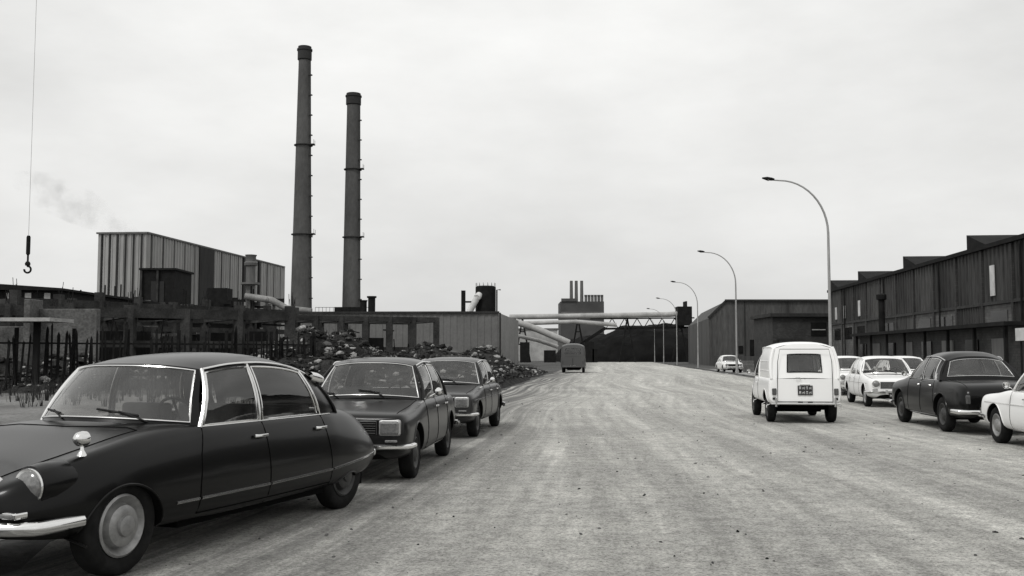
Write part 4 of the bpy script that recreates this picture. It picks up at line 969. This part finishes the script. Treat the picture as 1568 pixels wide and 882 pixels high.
cr.tube([(cx+0.10*math.sin(rad(a)),cy,4.02-0.10*math.cos(rad(a))) for a in range(190,-100,-15)],[0.03]*20,1,8)
tip=Vector((cx,cy,22)); foot=Vector((-38,44,2)); 
r_=(foot-tip).cross(Vector((0,0,1))).normalized()*0.35; u_=r_.cross((foot-tip).normalized())
for a,b in((1,1),(1,-1),(-1,1),(-1,-1)): cr.beam(tip+r_*a*0.3+u_*b*0.3,foot+r_*a+u_*b,0.08,0.08,1)
for k in range(24):
    p=tip.lerp(foot,k/24);q=tip.lerp(foot,(k+1)/24); s1=1 if k%2 else -1
    cr.beam(p+r_*s1*0.6+u_*0.6,q-r_*s1*0.6+u_*0.6,0.04,0.04,1); cr.beam(p+r_*s1*0.6-u_*0.6,q-r_*s1*0.6-u_*0.6,0.04,0.04,1)
cr.box(-40,-36,42,46,0,2.6,1); cr.obj('crane',[STEELL,STEELD])
def smoke():
    m,n=nt('smoke'); out=N(n,'ShaderNodeOutputMaterial'); v=N(n,'ShaderNodeVolumePrincipled'); L=n.links.new
    tc=N(n,'ShaderNodeTexCoord'); nz=N(n,'ShaderNodeTexNoise',Scale=0.14,Detail=6.0,Roughness=0.7); L(tc.outputs['Object'],nz.inputs['Vector'])
    mr=N(n,'ShaderNodeMapRange'); mr.inputs[1].default_value=0.48; mr.inputs[2].default_value=0.85; mr.inputs[4].default_value=0.12; L(nz.outputs[0],mr.inputs[0])
    L(mr.outputs[0],v.inputs['Density']); v.inputs['Color'].default_value=g(0.3); v.inputs['Anisotropy'].default_value=0.2
    L(v.outputs[0],out.inputs['Volume'])
    b=MB(); pts=[(-97,262,29),(-101,262,33),(-107,262,37),(-115,262,41),(-124,262,45),(-132,262,48)]
    b.tube([Vector(p) for p in pts],[1.2,2.6,4.2,5.4,5.4,2.5],0,14); b.obj('smoke_plume',m,smooth=True)
smoke()
# ------------------------------------------------------------------ world, sun, camera
W=D.worlds.new('World'); scene.world=W; W.use_nodes=True; n=W.node_tree; n.nodes.clear(); L=n.links.new
out=N(n,'ShaderNodeOutputWorld'); bg=N(n,'ShaderNodeBackground'); bg.inputs[1].default_value=0.14
sk=N(n,'ShaderNodeTexSky'); sk.sky_type='NISHITA'; sk.sun_disc=False; sk.sun_elevation=rad(52); sk.sun_rotation=rad(215); sk.dust_density=4
bw=N(n,'ShaderNodeRGBToBW'); L(sk.outputs[0],bw.inputs[0])
tc=N(n,'ShaderNodeTexCoord'); mp=N(n,'ShaderNodeMapping'); mp.inputs['Scale'].default_value=(1,1,2.6); mp.inputs['Rotation'].default_value=(0,rad(12),0); L(tc.outputs['Generated'],mp.inputs[0])
nz=N(n,'ShaderNodeTexNoise',Scale=2.3,Detail=7.0,Roughness=0.55); L(mp.outputs[0],nz.inputs['Vector'])
cl=N(n,'ShaderNodeMapRange'); cl.inputs[1].default_value=0.3; cl.inputs[2].default_value=0.7; cl.inputs[3].default_value=5.3; cl.inputs[4].default_value=7.2; L(nz.outputs[0],cl.inputs[0])
sx=N(n,'ShaderNodeSeparateXYZ'); L(tc.outputs['Generated'],sx.inputs[0])
gr=N(n,'ShaderNodeMapRange'); gr.inputs[1].default_value=0.0; gr.inputs[2].default_value=0.38; gr.inputs[3].default_value=0.88; gr.inputs[4].default_value=1.12; L(sx.outputs[2],gr.inputs[0])
mu=N(n,'ShaderNodeMath',operation='MULTIPLY'); L(cl.outputs[0],mu.inputs[0]); L(gr.outputs[0],mu.inputs[1])
mx=N(n,'ShaderNodeMix'); mx.data_type='FLOAT'; mx.inputs[0].default_value=0.88; L(bw.outputs[0],mx.inputs[2]); L(mu.outputs[0],mx.inputs[3])
tint=N(n,'ShaderNodeMix'); tint.data_type='RGBA'; tint.blend_type='MULTIPLY'; tint.inputs[0].default_value=1; L(mx.outputs[0],tint.inputs[6]); tint.inputs[7].default_value=(1,1,0.985,1)
L(tint.outputs[2],bg.inputs[0]); L(bg.outputs[0],out.inputs[0])
sd=D.lights.new('sun','SUN'); sd.energy=1.45; sd.angle=rad(14); sd.color=(1,0.99,0.97); so=D.objects.new('sun',sd); COL.objects.link(so)
dirv=Vector((0.45,0.62,-0.98)); so.rotation_euler=dirv.to_track_quat('-Z','Y').to_euler(); so.location=(-20,-20,40)
cd=D.cameras.new('camera'); cd.lens=35; cd.sensor_width=36; cd.clip_end=6000; cd.clip_start=0.1
co=D.objects.new('camera',cd); COL.objects.link(co); co.location=(0,0,1.45); co.rotation_euler=(rad(90+3.83),0,0); scene.camera=co
scene.view_settings.view_transform='Standard'; scene.view_settings.look='None'; scene.view_settings.exposure=0; scene.view_settings.gamma=1
